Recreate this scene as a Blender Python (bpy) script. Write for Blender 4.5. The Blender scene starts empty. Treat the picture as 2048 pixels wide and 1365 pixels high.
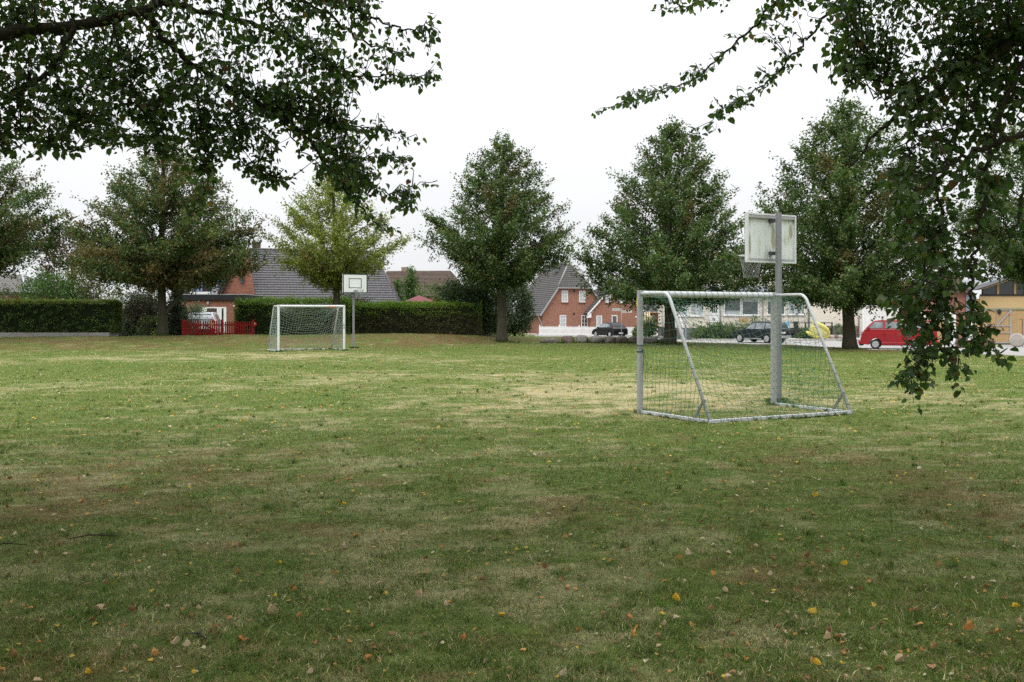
import bpy, bmesh, math, random
import numpy as np
from mathutils import Vector, Matrix

random.seed(11)
RNG = np.random.default_rng(11)
SC = bpy.context.scene
COL = SC.collection
R = math.radians
# camera constants (pixels of the 2048 wide photograph): 35 mm lens, eye height 1.65 m
F, CX, HY, EYE = 1991.1, 1024.0, 626.0, 1.65

def px(x, d): return (x - CX) / F * d
def pz(v, d): return EYE - (v - HY) * d / F
def P(x, v, d): return Vector((px(x, d), d, pz(v, d)))

# ------------------------------------------------------------------ mesh building
class MB:
    def __init__(self):
        self.v, self.f, self.m = [], [], []
    def add(self, vs, fs, m=0):
        o = len(self.v)
        self.v += [tuple(p) for p in vs]
        for f in fs:
            self.f.append(tuple(i + o for i in f)); self.m.append(m)
        return self
    def box2(self, x0, x1, y0, y1, z0, z1, m=0):
        vs = [(x0,y0,z0),(x1,y0,z0),(x1,y1,z0),(x0,y1,z0),(x0,y0,z1),(x1,y0,z1),(x1,y1,z1),(x0,y1,z1)]
        return self.add(vs, [(0,3,2,1),(4,5,6,7),(0,1,5,4),(1,2,6,5),(2,3,7,6),(3,0,4,7)], m)
    def box(self, c, s, rz=0, m=0):
        ca, sa = math.cos(rz), math.sin(rz); vs = []
        for dz in (-.5, .5):
            for dx, dy in ((-.5,-.5),(.5,-.5),(.5,.5),(-.5,.5)):
                a, b = dx*s[0], dy*s[1]
                vs.append((c[0]+a*ca-b*sa, c[1]+a*sa+b*ca, c[2]+dz*s[2]))
        return self.add(vs, [(0,3,2,1),(4,5,6,7),(0,1,5,4),(1,2,6,5),(2,3,7,6),(3,0,4,7)], m)
    def bar(self, a, b, w, h, m=0):
        a, b = Vector(a), Vector(b); d = (b-a).normalized()
        s = d.cross(Vector((0,0,1)))
        if s.length < 1e-4: s = Vector((1,0,0))
        s.normalize(); u = s.cross(d)
        vs = [p + s*i*w/2 + u*j*h/2 for p in (a, b) for i, j in ((-1,-1),(1,-1),(1,1),(-1,1))]
        return self.add(vs, [(0,1,2,3),(7,6,5,4),(0,4,5,1),(1,5,6,2),(2,6,7,3),(3,7,4,0)], m)
    def tube(self, pts, r, n=8, cap=True, m=0, noise=0.0):
        pts = [Vector(p) for p in pts]; k = len(pts)
        rs = [r]*k if not hasattr(r, '__len__') else list(r)
        vs, fs = [], []
        up = None
        for i, p in enumerate(pts):
            t = (pts[min(i+1,k-1)] - pts[max(i-1,0)])
            t = t.normalized() if t.length > 1e-9 else Vector((0,0,1))
            if up is None:
                s = t.cross(Vector((0,0,1)))
                if s.length < .05: s = t.cross(Vector((1,0,0)))
            else:
                s = up - t*up.dot(t)
                if s.length < 1e-4: s = t.cross(Vector((1,0,0)))
            s.normalize(); up = s; w = t.cross(s)
            for j in range(n):
                a = 2*math.pi*j/n
                rr = rs[i]*(1+noise*(random.random()-.5)*2)
                vs.append(p + (s*math.cos(a)+w*math.sin(a))*rr)
        for i in range(k-1):
            for j in range(n):
                fs.append((i*n+j, i*n+(j+1)%n, (i+1)*n+(j+1)%n, (i+1)*n+j))
        if cap:
            fs.append(tuple(reversed(range(n)))); fs.append(tuple(range((k-1)*n, k*n)))
        return self.add(vs, fs, m)
    def prism(self, pts, ext, m=0):
        pts = [Vector(p) for p in pts]; e = Vector(ext); n = len(pts)
        vs = pts + [p+e for p in pts]
        fs = [tuple(reversed(range(n))), tuple(range(n, 2*n))]
        fs += [(i, (i+1)%n, n+(i+1)%n, n+i) for i in range(n)]
        return self.add(vs, fs, m)
    def lathe(self, prof, n=16, c=(0,0,0), axis='z', m=0):
        vs, fs = [], []; c = Vector(c)
        for r, h in prof:
            for j in range(n):
                a = 2*math.pi*j/n; x, y = r*math.cos(a), r*math.sin(a)
                vs.append(c + (Vector((x,y,h)) if axis=='z' else Vector((x,h,y)) if axis=='y' else Vector((h,x,y))))
        for i in range(len(prof)-1):
            for j in range(n):
                fs.append((i*n+j, i*n+(j+1)%n, (i+1)*n+(j+1)%n, (i+1)*n+j))
        fs.append(tuple(reversed(range(n)))); fs.append(tuple(range((len(prof)-1)*n, len(prof)*n)))
        return self.add(vs, fs, m)
    def ball(self, c, r, n=10, k=7, m=0, jit=0):
        vs, fs = [], []; r = (r,r,r) if not hasattr(r,'__len__') else r
        for i in range(k+1):
            th = math.pi*i/k
            for j in range(n):
                a = 2*math.pi*j/n; q = 1+jit*(random.random()-.5)
                vs.append((c[0]+r[0]*math.sin(th)*math.cos(a)*q, c[1]+r[1]*math.sin(th)*math.sin(a)*q, c[2]+r[2]*math.cos(th)*q))
        for i in range(k):
            for j in range(n):
                fs.append((i*n+j, (i+1)*n+j, (i+1)*n+(j+1)%n, i*n+(j+1)%n))
        return self.add(vs, fs, m)
    def xform(self, M):
        self.v = [tuple(M @ Vector(p)) for p in self.v]; return self
    def build(self, name, mats, parent=None, smooth=False, bevel=0, loc=None, fix=True):
        me = bpy.data.meshes.new(name)
        me.from_pydata(self.v, [], self.f)
        if not isinstance(mats, (list, tuple)): mats = [mats]
        for mt in mats: me.materials.append(mt)
        me.polygons.foreach_set('material_index', self.m)
        if fix:
            bm = bmesh.new(); bm.from_mesh(me)
            bmesh.ops.remove_doubles(bm, verts=bm.verts, dist=1e-5)
            bmesh.ops.recalc_face_normals(bm, faces=bm.faces); bm.to_mesh(me); bm.free()
        uv = me.uv_layers.new(name='metric')
        for p in me.polygons:                       # planar coordinates in metres on every face
            n = p.normal
            u = Vector((0,0,1)).cross(n)
            u = u.normalized() if u.length > .02 else Vector((1,0,0))
            w = n.cross(u)
            for li in p.loop_indices:
                co = me.vertices[me.loops[li].vertex_index].co
                uv.data[li].uv = (co.dot(u), co.dot(w))
        if smooth: me.polygons.foreach_set('use_smooth', [True]*len(me.polygons))
        me.update()
        o = bpy.data.objects.new(name, me); COL.objects.link(o)
        if parent: o.parent = parent
        if loc: o.location = loc
        if bevel:
            b = o.modifiers.new('bevel', 'BEVEL'); b.width = bevel; b.segments = 2; b.limit_method = 'ANGLE'; b.angle_limit = R(35)
        return o

def np_obj(name, verts, quads=None, tris=None, mat=None, parent=None, tint=None, fl=None, smooth=False, loc=None):
    """large mesh straight from arrays; tint = per vertex colour, fl = per vertex floats"""
    me = bpy.data.meshes.new(name)
    nv = len(verts); nq = 0 if quads is None else len(quads); nt = 0 if tris is None else len(tris)
    me.vertices.add(nv); me.vertices.foreach_set('co', np.asarray(verts, np.float32).ravel())
    li = []; ls = []; tot = 0
    if nq: li.append(np.asarray(quads, np.int32).ravel()); ls.append(np.arange(nq)*4); tot = nq*4
    if nt: li.append(np.asarray(tris, np.int32).ravel()); ls.append(tot+np.arange(nt)*3)
    li = np.concatenate(li); ls = np.concatenate(ls)
    me.loops.add(len(li)); me.loops.foreach_set('vertex_index', li.astype(np.int32))
    me.polygons.add(nq+nt); me.polygons.foreach_set('loop_start', ls.astype(np.int32))
    if smooth: me.polygons.foreach_set('use_smooth', np.ones(nq+nt, bool))
    me.update(calc_edges=True)
    if tint is not None:
        a = me.attributes.new('tint', 'FLOAT_COLOR', 'POINT')
        c = np.ones((nv,4), np.float32); c[:,:3] = tint; a.data.foreach_set('color', c.ravel())
    for k, arr in (fl or {}).items():
        a = me.attributes.new(k, 'FLOAT', 'POINT'); a.data.foreach_set('value', np.asarray(arr, np.float32))
    if mat: me.materials.append(mat)
    o = bpy.data.objects.new(name, me); COL.objects.link(o)
    if parent: o.parent = parent
    if loc is not None: o.location = loc
    return o

# ------------------------------------------------------------------ things and tags
def tag(o, label=None, cat=None, group=None, kind=None):
    if label: o['label'] = label
    if cat: o['category'] = cat
    if group: o['group'] = group
    if kind: o['kind'] = kind
    return o

def thing(name, label, cat, loc=(0,0,0), rz=0, group=None):
    o = bpy.data.objects.new(name, None); COL.objects.link(o)
    o.empty_display_size = .2
    o.location = loc; o.rotation_euler = (0,0,rz)
    return tag(o, label, cat, group)

def copy_thing(o, loc, rz, label, group=None, parent=None):
    c = o.copy(); COL.objects.link(c)
    if parent: c.parent = parent
    else:
        c.location = loc; c.rotation_euler = (0,0,rz)
        if label: c['label'] = label
        if group: c['group'] = group
    for ch in [k for k in bpy.data.objects if k.parent == o]:
        copy_thing(ch, None, None, None, None, c)
    return c

# ------------------------------------------------------------------ value noise
_T = np.random.default_rng(5).random((256,256))
def vnoise(x, y):
    xi = np.floor(x).astype(int); yi = np.floor(y).astype(int)
    fx = x-xi; fy = y-yi; fx = fx*fx*(3-2*fx); fy = fy*fy*(3-2*fy)
    a = _T[xi%256, yi%256]; b = _T[(xi+1)%256, yi%256]; c = _T[xi%256,(yi+1)%256]; d = _T[(xi+1)%256,(yi+1)%256]
    return (a*(1-fx)+b*fx)*(1-fy)+(c*(1-fx)+d*fx)*fy
def fbm(x, y, o=4):
    s = 0; amp = .5; t = 0
    for i in range(o):
        s = s+amp*vnoise(x*2**i+i*17.3, y*2**i+i*9.1); t += amp; amp *= .55
    return s/t

# ------------------------------------------------------------------ materials
def newmat(name):
    m = bpy.data.materials.new(name); m.use_nodes = True
    nt = m.node_tree; b = nt.nodes['Principled BSDF']
    return m, nt, b
def N(nt, t, **kw):
    n = nt.nodes.new(t)
    for k, v in kw.items(): setattr(n, k, v)
    return n
def ramp(nt, stops):
    r = N(nt, 'ShaderNodeValToRGB'); e = r.color_ramp.elements
    while len(e) < len(stops): e.new(.5)
    for i, (p, c) in enumerate(stops):
        e[i].position = p; e[i].color = (*c, 1)
    return r
def mat(name, col, rough=.6, spec=.4, var=.15, scale=3.0, bump=0.0, bscale=40, metal=0, dirt=None, dirt_amt=.5, coord='Object', stretch=None, coat=0):
    m, nt, b = newmat(name)
    tc = N(nt, 'ShaderNodeTexCoord'); src = tc.outputs[coord]
    if stretch:
        mp = N(nt, 'ShaderNodeMapping'); mp.inputs['Scale'].default_value = stretch
        nt.links.new(src, mp.inputs[0]); src = mp.outputs[0]
    nz = N(nt, 'ShaderNodeTexNoise'); nz.inputs['Scale'].default_value = scale; nz.inputs['Detail'].default_value = 6; nz.inputs['Roughness'].default_value = .65
    nt.links.new(src, nz.inputs['Vector'])
    c = Vector(col)
    rp = ramp(nt, [(.25, tuple(c*(1-var))), (.75, tuple(min(1,k) for k in c*(1+var)))])
    nt.links.new(nz.outputs['Fac'], rp.inputs[0]); out = rp.outputs[0]
    if dirt:
        n2 = N(nt, 'ShaderNodeTexNoise'); n2.inputs['Scale'].default_value = scale*.7; n2.inputs['Detail'].default_value = 8; n2.inputs['Roughness'].default_value = .7
        nt.links.new(src, n2.inputs['Vector'])
        r2 = ramp(nt, [(.5, (0,0,0)), (.72, (dirt_amt,)*3)])
        nt.links.new(n2.outputs['Fac'], r2.inputs[0])
        mx = N(nt, 'ShaderNodeMix', data_type='RGBA')
        nt.links.new(r2.outputs[0], mx.inputs[0]); nt.links.new(out, mx.inputs[6]); mx.inputs[7].default_value = (*dirt,1)
        out = mx.outputs[2]
    nt.links.new(out, b.inputs['Base Color'])
    b.inputs['Roughness'].default_value = rough; b.inputs['Specular IOR Level'].default_value = spec
    b.inputs['Metallic'].default_value = metal; b.inputs['Coat Weight'].default_value = coat
    if bump:
        nb = N(nt, 'ShaderNodeTexNoise'); nb.inputs['Scale'].default_value = bscale; nb.inputs['Detail'].default_value = 4
        nt.links.new(src, nb.inputs['Vector'])
        bp = N(nt, 'ShaderNodeBump'); bp.inputs['Strength'].default_value = bump; bp.inputs['Distance'].default_value = .02
        nt.links.new(nb.outputs['Fac'], bp.inputs['Height']); nt.links.new(bp.outputs[0], b.inputs['Normal'])
    return m
def brickmat(name, c1, c2, mortar, w=.25, h=.078):
    m, nt, b = newmat(name)
    uv = N(nt, 'ShaderNodeUVMap', uv_map='metric')
    br = N(nt, 'ShaderNodeTexBrick'); br.inputs['Color1'].default_value = (*c1,1); br.inputs['Color2'].default_value = (*c2,1); br.inputs['Mortar'].default_value = (*mortar,1)
    br.inputs['Scale'].default_value = 1; br.inputs['Brick Width'].default_value = w; br.inputs['Row Height'].default_value = h; br.inputs['Mortar Size'].default_value = .007
    nt.links.new(uv.outputs[0], br.inputs['Vector'])
    nz = N(nt, 'ShaderNodeTexNoise'); nz.inputs['Scale'].default_value = 6; nz.inputs['Detail'].default_value = 6
    nt.links.new(uv.outputs[0], nz.inputs['Vector'])
    mx = N(nt, 'ShaderNodeMix', data_type='RGBA', blend_type='MULTIPLY'); mx.inputs[0].default_value = 1
    rp = ramp(nt, [(.3,(.75,.75,.75)),(.7,(1.15,1.12,1.1))]); nt.links.new(nz.outputs['Fac'], rp.inputs[0])
    nt.links.new(br.outputs['Color'], mx.inputs[6]); nt.links.new(rp.outputs[0], mx.inputs[7])
    nt.links.new(mx.outputs[2], b.inputs['Base Color']); b.inputs['Roughness'].default_value = .85
    bp = N(nt, 'ShaderNodeBump'); bp.inputs['Strength'].default_value = .5; bp.inputs['Distance'].default_value = .01
    inv = N(nt, 'ShaderNodeMath', operation='SUBTRACT'); inv.inputs[0].default_value = 1
    nt.links.new(br.outputs['Fac'], inv.inputs[1]); nt.links.new(inv.outputs[0], bp.inputs['Height']); nt.links.new(bp.outputs[0], b.inputs['Normal'])
    return m
def leafmat(name, trans=.3, rough=.5, spec=.3):
    m, nt, b = newmat(name)
    at = N(nt, 'ShaderNodeAttribute', attribute_name='tint')
    nt.links.new(at.outputs['Color'], b.inputs['Base Color'])
    b.inputs['Roughness'].default_value = rough; b.inputs['Specular IOR Level'].default_value = spec
    tr = N(nt, 'ShaderNodeBsdfTranslucent')
    mul = N(nt, 'ShaderNodeMix', data_type='RGBA', blend_type='MULTIPLY'); mul.inputs[0].default_value = 1
    nt.links.new(at.outputs['Color'], mul.inputs[6]); mul.inputs[7].default_value = (1.2,1.35,.6,1)
    nt.links.new(mul.outputs[2], tr.inputs['Color'])
    mx = N(nt, 'ShaderNodeMixShader'); mx.inputs[0].default_value = trans
    nt.links.new(b.outputs[0], mx.inputs[1]); nt.links.new(tr.outputs[0], mx.inputs[2])
    nt.links.new(mx.outputs[0], nt.nodes['Material Output'].inputs['Surface'])
    return m
def glassmat(name, col=(.05,.06,.07), rough=.04, spec=.8):
    m, nt, b = newmat(name)
    tc = N(nt, 'ShaderNodeTexCoord'); nz = N(nt, 'ShaderNodeTexNoise'); nz.inputs['Scale'].default_value = 1.7
    nt.links.new(tc.outputs['Object'], nz.inputs['Vector'])
    rp = ramp(nt, [(.35, tuple(k*.6 for k in col)), (.65, tuple(k*1.5 for k in col))])
    nt.links.new(nz.outputs['Fac'], rp.inputs[0]); nt.links.new(rp.outputs[0], b.inputs['Base Color'])
    b.inputs['Roughness'].default_value = rough; b.inputs['Specular IOR Level'].default_value = spec
    return m

M = {}
M['leaf'] = leafmat('lime_leaf', .32, .5, .22)
M['leaf_near'] = leafmat('lime_leaf_close', .40, .42, .4)
M['needle'] = leafmat('hedge_leaf', .2, .6, .25)
M['grassblade'] = leafmat('grass_blade', .25, .6, .2)
M['litter'] = leafmat('fallen_leaf', .15, .7, .2)
M['bark'] = mat('lime_bark', (.062,.055,.038), .9, .2, .35, 5, .8, 30, stretch=(3,3,.5), dirt=(.07,.085,.035), dirt_amt=.6)
M['bark_dark'] = mat('lime_bark_dark', (.045,.038,.028), .9, .2, .3, 8, .6, 40)
M['alu'] = mat('weathered_aluminium', (.33,.335,.34), .5, .4, .12, 6, stretch=(6,6,.6), dirt=(.28,.28,.25), dirt_amt=.5)
M['alu_white'] = mat('white_goal_paint', (.62,.64,.64), .45, .4, .08, 5, dirt=(.36,.36,.31), dirt_amt=.5)
M['goal_bar'] = mat('worn_pale_goal_bar', (.49,.51,.52), .45, .5, .12, 5, stretch=(5,5,1), dirt=(.30,.30,.28), dirt_amt=.6)
M['cord_green'] = mat('green_net_cord', (.05,.125,.085), .8, .2, .35, 4)
M['cord_white'] = mat('pale_net_cord', (.33,.40,.36), .8, .2, .2, 4)
M['yellow'] = mat('yellow_sticker', (.72,.62,.05), .5, .4, .1, 9)
M['steel'] = mat('galvanised_steel', (.21,.215,.225), .45, .5, .15, 8, stretch=(8,8,.5))
M['darksteel'] = mat('dark_steel', (.05,.05,.055), .5, .5, .2, 8)
M['white'] = mat('white_paint', (.76,.77,.77), .5, .4, .06, 3)
M['black'] = mat('black_paint', (.012,.013,.014), .5, .4, .2, 3)
M['brick'] = brickmat('red_brick', (.30,.10,.06), (.22,.072,.046), (.30,.22,.17))
M['brick_b'] = brickmat('orange_red_brick', (.33,.13,.083), (.25,.092,.062), (.35,.27,.21))
M['tile'] = mat('grey_roof_tile', (.088,.084,.09), .6, .35, .35, 9, dirt=(.19,.18,.17), dirt_amt=.6)
M['tile_b'] = mat('dark_grey_roof_tile', (.078,.074,.073), .65, .3, .3, 8, dirt=(.22,.21,.18), dirt_amt=.55)
M['tile_brown'] = mat('brown_roof_tile', (.085,.06,.048), .7, .3, .25, 4, dirt=(.2,.14,.06), dirt_amt=.5)
M['tile_red'] = mat('red_roof_tile', (.30,.12,.085), .7, .3, .2, 4)
M['maroon'] = mat('maroon_canvas', (.17,.055,.065), .8, .2, .12, 2)
M['lead'] = mat('grey_lead_trim', (.32,.33,.35), .5, .4, .12, 5)
M['render'] = mat('cream_render', (.68,.635,.55), .9, .2, .06, 1.2, .3, 60, dirt=(.5,.44,.35), dirt_amt=.35)
M['render_white'] = mat('white_render', (.74,.74,.73), .9, .2, .05, 1.2)
M['timber_dark'] = mat('dark_timber', (.03,.026,.025), .7, .3, .3, 4, stretch=(6,6,.4))
M['timber'] = mat('honey_timber', (.43,.29,.14), .7, .3, .2, 3, stretch=(7,7,.5), dirt=(.32,.18,.06), dirt_amt=.4)
M['osb'] = mat('osb_board', (.54,.39,.20), .8, .2, .22, 14)
M['red_paint'] = mat('red_fence_paint', (.44,.03,.028), .7, .25, .35, 7, stretch=(9,9,1), dirt=(.16,.03,.025), dirt_amt=.6)
M['blue_paint'] = mat('blue_window_paint', (.20,.27,.52), .5, .4, .1, 4)
M['glass'] = glassmat('window_glass', (.06,.07,.075))
M['glass_car'] = glassmat('car_glass', (.17,.195,.205), .05, .6)
M['curtain'] = mat('net_curtain', (.42,.45,.47), .35, .6, .25, 2.5, stretch=(8,8,.4))
M['concrete'] = mat('concrete', (.34,.33,.31), .9, .2, .18, 2.5, .5, 30, dirt=(.2,.19,.16), dirt_amt=.5)
M['stone'] = mat('boulder_stone', (.19,.165,.15), .9, .2, .5, 3.5, 1.0, 9, dirt=(.05,.045,.03), dirt_amt=.9)
M['rubber'] = mat('tyre_rubber', (.02,.02,.021), .85, .2, .2, 6)
M['rim'] = mat('alloy_rim', (.40,.41,.42), .35, .6, .08, 6, metal=.3)
M['car_black'] = mat('black_car_paint', (.006,.006,.010), .3, .3, .1, 2, coat=.15)
M['car_navy'] = mat('dark_blue_car_paint', (.009,.011,.017), .3, .3, .1, 2, coat=.15)
M['car_red'] = mat('red_van_paint', (.27,.010,.017), .4, .35, .15, 2, coat=.15, dirt=(.20,.02,.02), dirt_amt=.4)
M['car_silver'] = mat('pale_silver_car_paint', (.55,.57,.6), .3, .5, .06, 2, coat=.4)
M['plastic'] = mat('black_plastic', (.02,.02,.02), .6, .3, .2, 4)
M['tail'] = mat('red_tail_lamp', (.5,.02,.02), .2, .6, .1, 9)
M['orange'] = mat('orange_sign', (.7,.2,.06), .5, .3, .1, 9)
M['flower'] = mat('red_flower', (.5,.02,.04), .6, .3, .2, 9)
M['bluecloth'] = mat('blue_towel', (.16,.36,.55), .9, .1, .25, 5)
M['boat_yellow'] = mat('yellow_boat_skin', (.60,.57,.14), .45, .4, .2, 2)
M['rust'] = mat('rusty_brown_metal', (.16,.095,.07), .75, .3, .3, 6)
M['straw'] = mat('dry_reed', (.22,.18,.13), .9, .1, .3, 9, stretch=(9,9,.7))
M['plume'] = mat('pampas_plume', (.62,.52,.30), .9, .1, .2, 7)
# ------------------------------------------------------------------ camera, sky, sun
cam = bpy.data.cameras.new('camera'); cam.lens = 35; cam.sensor_width = 36
cam.shift_y = -(682.5-HY)/2048; cam.clip_end = 9000; cam.clip_start = .05
co = bpy.data.objects.new('camera', cam); COL.objects.link(co)
co.location = (0,0,EYE); co.rotation_euler = (R(90),0,0); SC.camera = co

SUN_EL, SUN_AZ = 52, 205     # azimuth measured clockwise from +Y: behind the camera, a little to its left
w = bpy.data.worlds.new('World'); SC.world = w; w.use_nodes = True
nt = w.node_tree; bg = nt.nodes['Background']
sky = N(nt, 'ShaderNodeTexSky', sky_type='NISHITA'); sky.sun_disc = False
sky.sun_elevation = R(SUN_EL); sky.sun_rotation = R(SUN_AZ); sky.dust_density = 4; sky.air_density = 1.5
# closed cloud deck over the sky: luminance of an overcast sky, brighter towards the zenith
tc = N(nt, 'ShaderNodeTexCoord'); sx = N(nt, 'ShaderNodeSeparateXYZ'); nt.links.new(tc.outputs['Generated'], sx.inputs[0])
mr = N(nt, 'ShaderNodeMapRange'); mr.inputs[1].default_value = 0; mr.inputs[2].default_value = 1; mr.inputs[3].default_value = .985*10; mr.inputs[4].default_value = 3.45*10
pw = N(nt, 'ShaderNodeMath', operation='POWER'); pw.use_clamp = True; pw.inputs[1].default_value = 1.75; nt.links.new(sx.outputs[2], pw.inputs[0]); nt.links.new(pw.outputs[0], mr.inputs[0])
nz = N(nt, 'ShaderNodeTexNoise'); nz.inputs['Scale'].default_value = 2.2; nz.inputs['Detail'].default_value = 4
mp = N(nt, 'ShaderNodeMapping'); mp.inputs['Scale'].default_value = (1,1,4); nt.links.new(tc.outputs['Generated'], mp.inputs[0]); nt.links.new(mp.outputs[0], nz.inputs['Vector'])
mr2 = N(nt, 'ShaderNodeMapRange'); mr2.inputs[1].default_value = .3; mr2.inputs[2].default_value = .7; mr2.inputs[3].default_value = .94; mr2.inputs[4].default_value = 1.06
nt.links.new(nz.outputs['Fac'], mr2.inputs[0])
mul = N(nt, 'ShaderNodeMath', operation='MULTIPLY'); nt.links.new(mr.outputs[0], mul.inputs[0]); nt.links.new(mr2.outputs[0], mul.inputs[1])
cc = N(nt, 'ShaderNodeVectorMath', operation='SCALE'); cc.inputs[0].default_value = (.985,1.0,1.025); nt.links.new(mul.outputs[0], cc.inputs['Scale'])
hs = N(nt, 'ShaderNodeHueSaturation'); hs.inputs['Saturation'].default_value = .5; nt.links.new(sky.outputs[0], hs.inputs['Color'])
mx = N(nt, 'ShaderNodeMix', data_type='RGBA'); mx.inputs[0].default_value = .9
nt.links.new(hs.outputs[0], mx.inputs[6]); nt.links.new(cc.outputs[0], mx.inputs[7])
nt.links.new(mx.outputs[2], bg.inputs['Color']); bg.inputs['Strength'].default_value = .1

sl = bpy.data.lights.new('sun', 'SUN'); sl.energy = 1.2; sl.angle = R(25); sl.color = (1,.96,.9)
so = bpy.data.objects.new('sun', sl); COL.objects.link(so)
sd = Vector((math.sin(R(SUN_AZ))*math.cos(R(SUN_EL)), math.cos(R(SUN_AZ))*math.cos(R(SUN_EL)), math.sin(R(SUN_EL))))
so.rotation_euler = sd.to_track_quat('Z','Y').to_euler(); so.location = (0,-10,40)

SC.view_settings.view_transform = 'Standard'; SC.view_settings.look = 'None'; SC.view_settings.gamma = 1; SC.view_settings.exposure = 0
SC.view_settings.use_curve_mapping = False
SC.cycles.max_bounces = 6; SC.cycles.diffuse_bounces = 3; SC.cycles.glossy_bounces = 2; SC.cycles.transmission_bounces = 3; SC.cycles.transparent_max_bounces = 4
SC.cycles.use_denoising = False; SC.cycles.use_adaptive_sampling = True; SC.cycles.adaptive_threshold = .01; SC.cycles.denoising_prefilter = 'NONE'; SC.cycles.denoising_input_passes = 'RGB_ALBEDO_NORMAL'
SC.cycles.caustics_reflective = False; SC.cycles.caustics_refractive = False

# ------------------------------------------------------------------ terrain
TX  = [-900,-300, 0,  370, 530, 760, 860, 950, 1005,1080,1200,1300,1350,1400,1560,1700,1850,2048,2300,2900]
TDB = [36, 40,  43, 45, 45.5,47,  49, 52.5,54, 55.5,54.6,54.2,53, 52, 48, 43, 39, 35, 31, 24]
TDC = [44, 48,  50, 51, 51, 52,  54, 57, 58, 60, 59, 57.5,56, 55, 51, 45.5,41, 37, 32.5,25]
TZC = [.38,.38,.39,.45,.5,.55, .51,.36,.25,.2,.2,.1,.02,0,0,0,0,0,0,0]
TZB = [.2,.2,.2, .2, .2, .2, .2, .1,-.3,-.88,-.88,-.88,-.88,-.88,-.88,-.88,-.88,-.88,-.88,-.88]
TDK = [52, 58,  60, 60, 60, 60, 62, 68, 75, 85, 85, 85, 74, 70, 64, 56, 51, 46, 40, 33]
def gz(X, Y):
    X = np.asarray(X, float); Y = np.asarray(Y, float)
    xx = CX + F*X/np.maximum(Y, 4)
    db, dc, zc = np.interp(xx,TX,TDB), np.interp(xx,TX,TDC), np.interp(xx,TX,TZC)
    zb, dk = np.interp(xx,TX,TZB), np.interp(xx,TX,TDK)
    t = np.clip((Y-db)/(dc-db),0,1); t = t*t*(3-2*t)
    s = np.clip((Y-dc)/(dk-dc),0,1); s = s*s*(3-2*s)
    z = zc*t + (zb-zc)*s
    amp = np.clip(Y/6,0,1)*(1-np.clip((Y-dc)/4,0,1))
    z = z + (fbm(X*.35+40,Y*.35+11,3)-.5)*.10*amp + (fbm(X*.9+3,Y*.9+7,2)-.5)*.10*amp*t
    return z

# worn, straw coloured and lush places of the lawn, as seen: (column, row, half width, half height in photo pixels, amount)
WORN = [(560,711,220,6,.45),(180,718,200,5,.22),(900,752,260,8,.12),(1150,775,220,18,.48),(1210,805,210,24,.55),(1420,790,160,26,.5),(1000,830,260,24,.22),(300,775,200,8,.15),
        (1640,790,160,22,.22),(1880,800,230,22,.2),(620,760,220,8,.15),
        (1150,700,260,8,-.55),(1700,706,330,8,-.35),(1900,745,200,14,-.3),(150,740,260,14,-.3),(420,730,260,8,-.25),(620,790,320,14,-.12)]
BROWN = [(330,925,330,50,.55),(120,1010,260,60,.35),(1660,930,190,45,.6),(1950,1000,200,70,.45),(640,1060,300,60,.3),(1150,1010,260,50,.3),(360,1300,330,70,.25),(1500,1130,320,60,.25),(330,686,420,14,.75),(900,682,260,12,.8),(1450,688,200,6,.6),(1720,700,130,10,.7)]
def ell(X, Y, lst):
    s = np.zeros_like(X)
    for cx, cv, rx, rv, a in lst:
        d = EYE*F/(cv-HY); xc = px(cx,d); rX = rx/F*d; rY = d*d/(F*EYE)*rv
        q = ((X-xc)/rX)**2+((Y-d)/rY)**2
        s = s + a*np.exp(-q*1.1)
    return s
def dryness(X, Y):
    n = fbm(X*.45+5,Y*.30+8,4); n2 = fbm(X*1.9+15,Y*1.9+3,3); n3 = fbm(X*6+1,Y*6+3,3)
    w = (n-.5)*.6+(n2-.5)*.9+(n3-.5)*1.1
    far = np.clip((Y-11)/10,0,1)*np.clip((46-Y)/4,0,1)
    near = np.clip((13-Y)/4,0,1)*.07
    return np.clip(.13+near+.06*far+w*.9+ell(X,Y,WORN)*(1+.8*w),0,1)
def brownness(X, Y):
    n = fbm(X*.8+25,Y*.8+18,4); n2 = fbm(X*3+15,Y*3+31,3); n3 = fbm(X*9+4,Y*9+1,2)
    near = np.clip((15-Y)/6,0,1)*.13
    xx = CX+F*X/np.maximum(Y,4); db, dc, zc = np.interp(xx,TX,TDB), np.interp(xx,TX,TDC), np.interp(xx,TX,TZC)
    t = np.clip((Y-db)/(dc-db),0,1); near = near+np.clip(zc*3,0,1)*np.clip(t*6,0,1)*np.clip((1-t)*3,0,1)*.24*(xx<1100)
    return np.clip((n-.52)*.9+(n2-.5)*1.0+(n3-.5)*1.0+ell(X,Y,BROWN)*.8+near,0,1)

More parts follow.
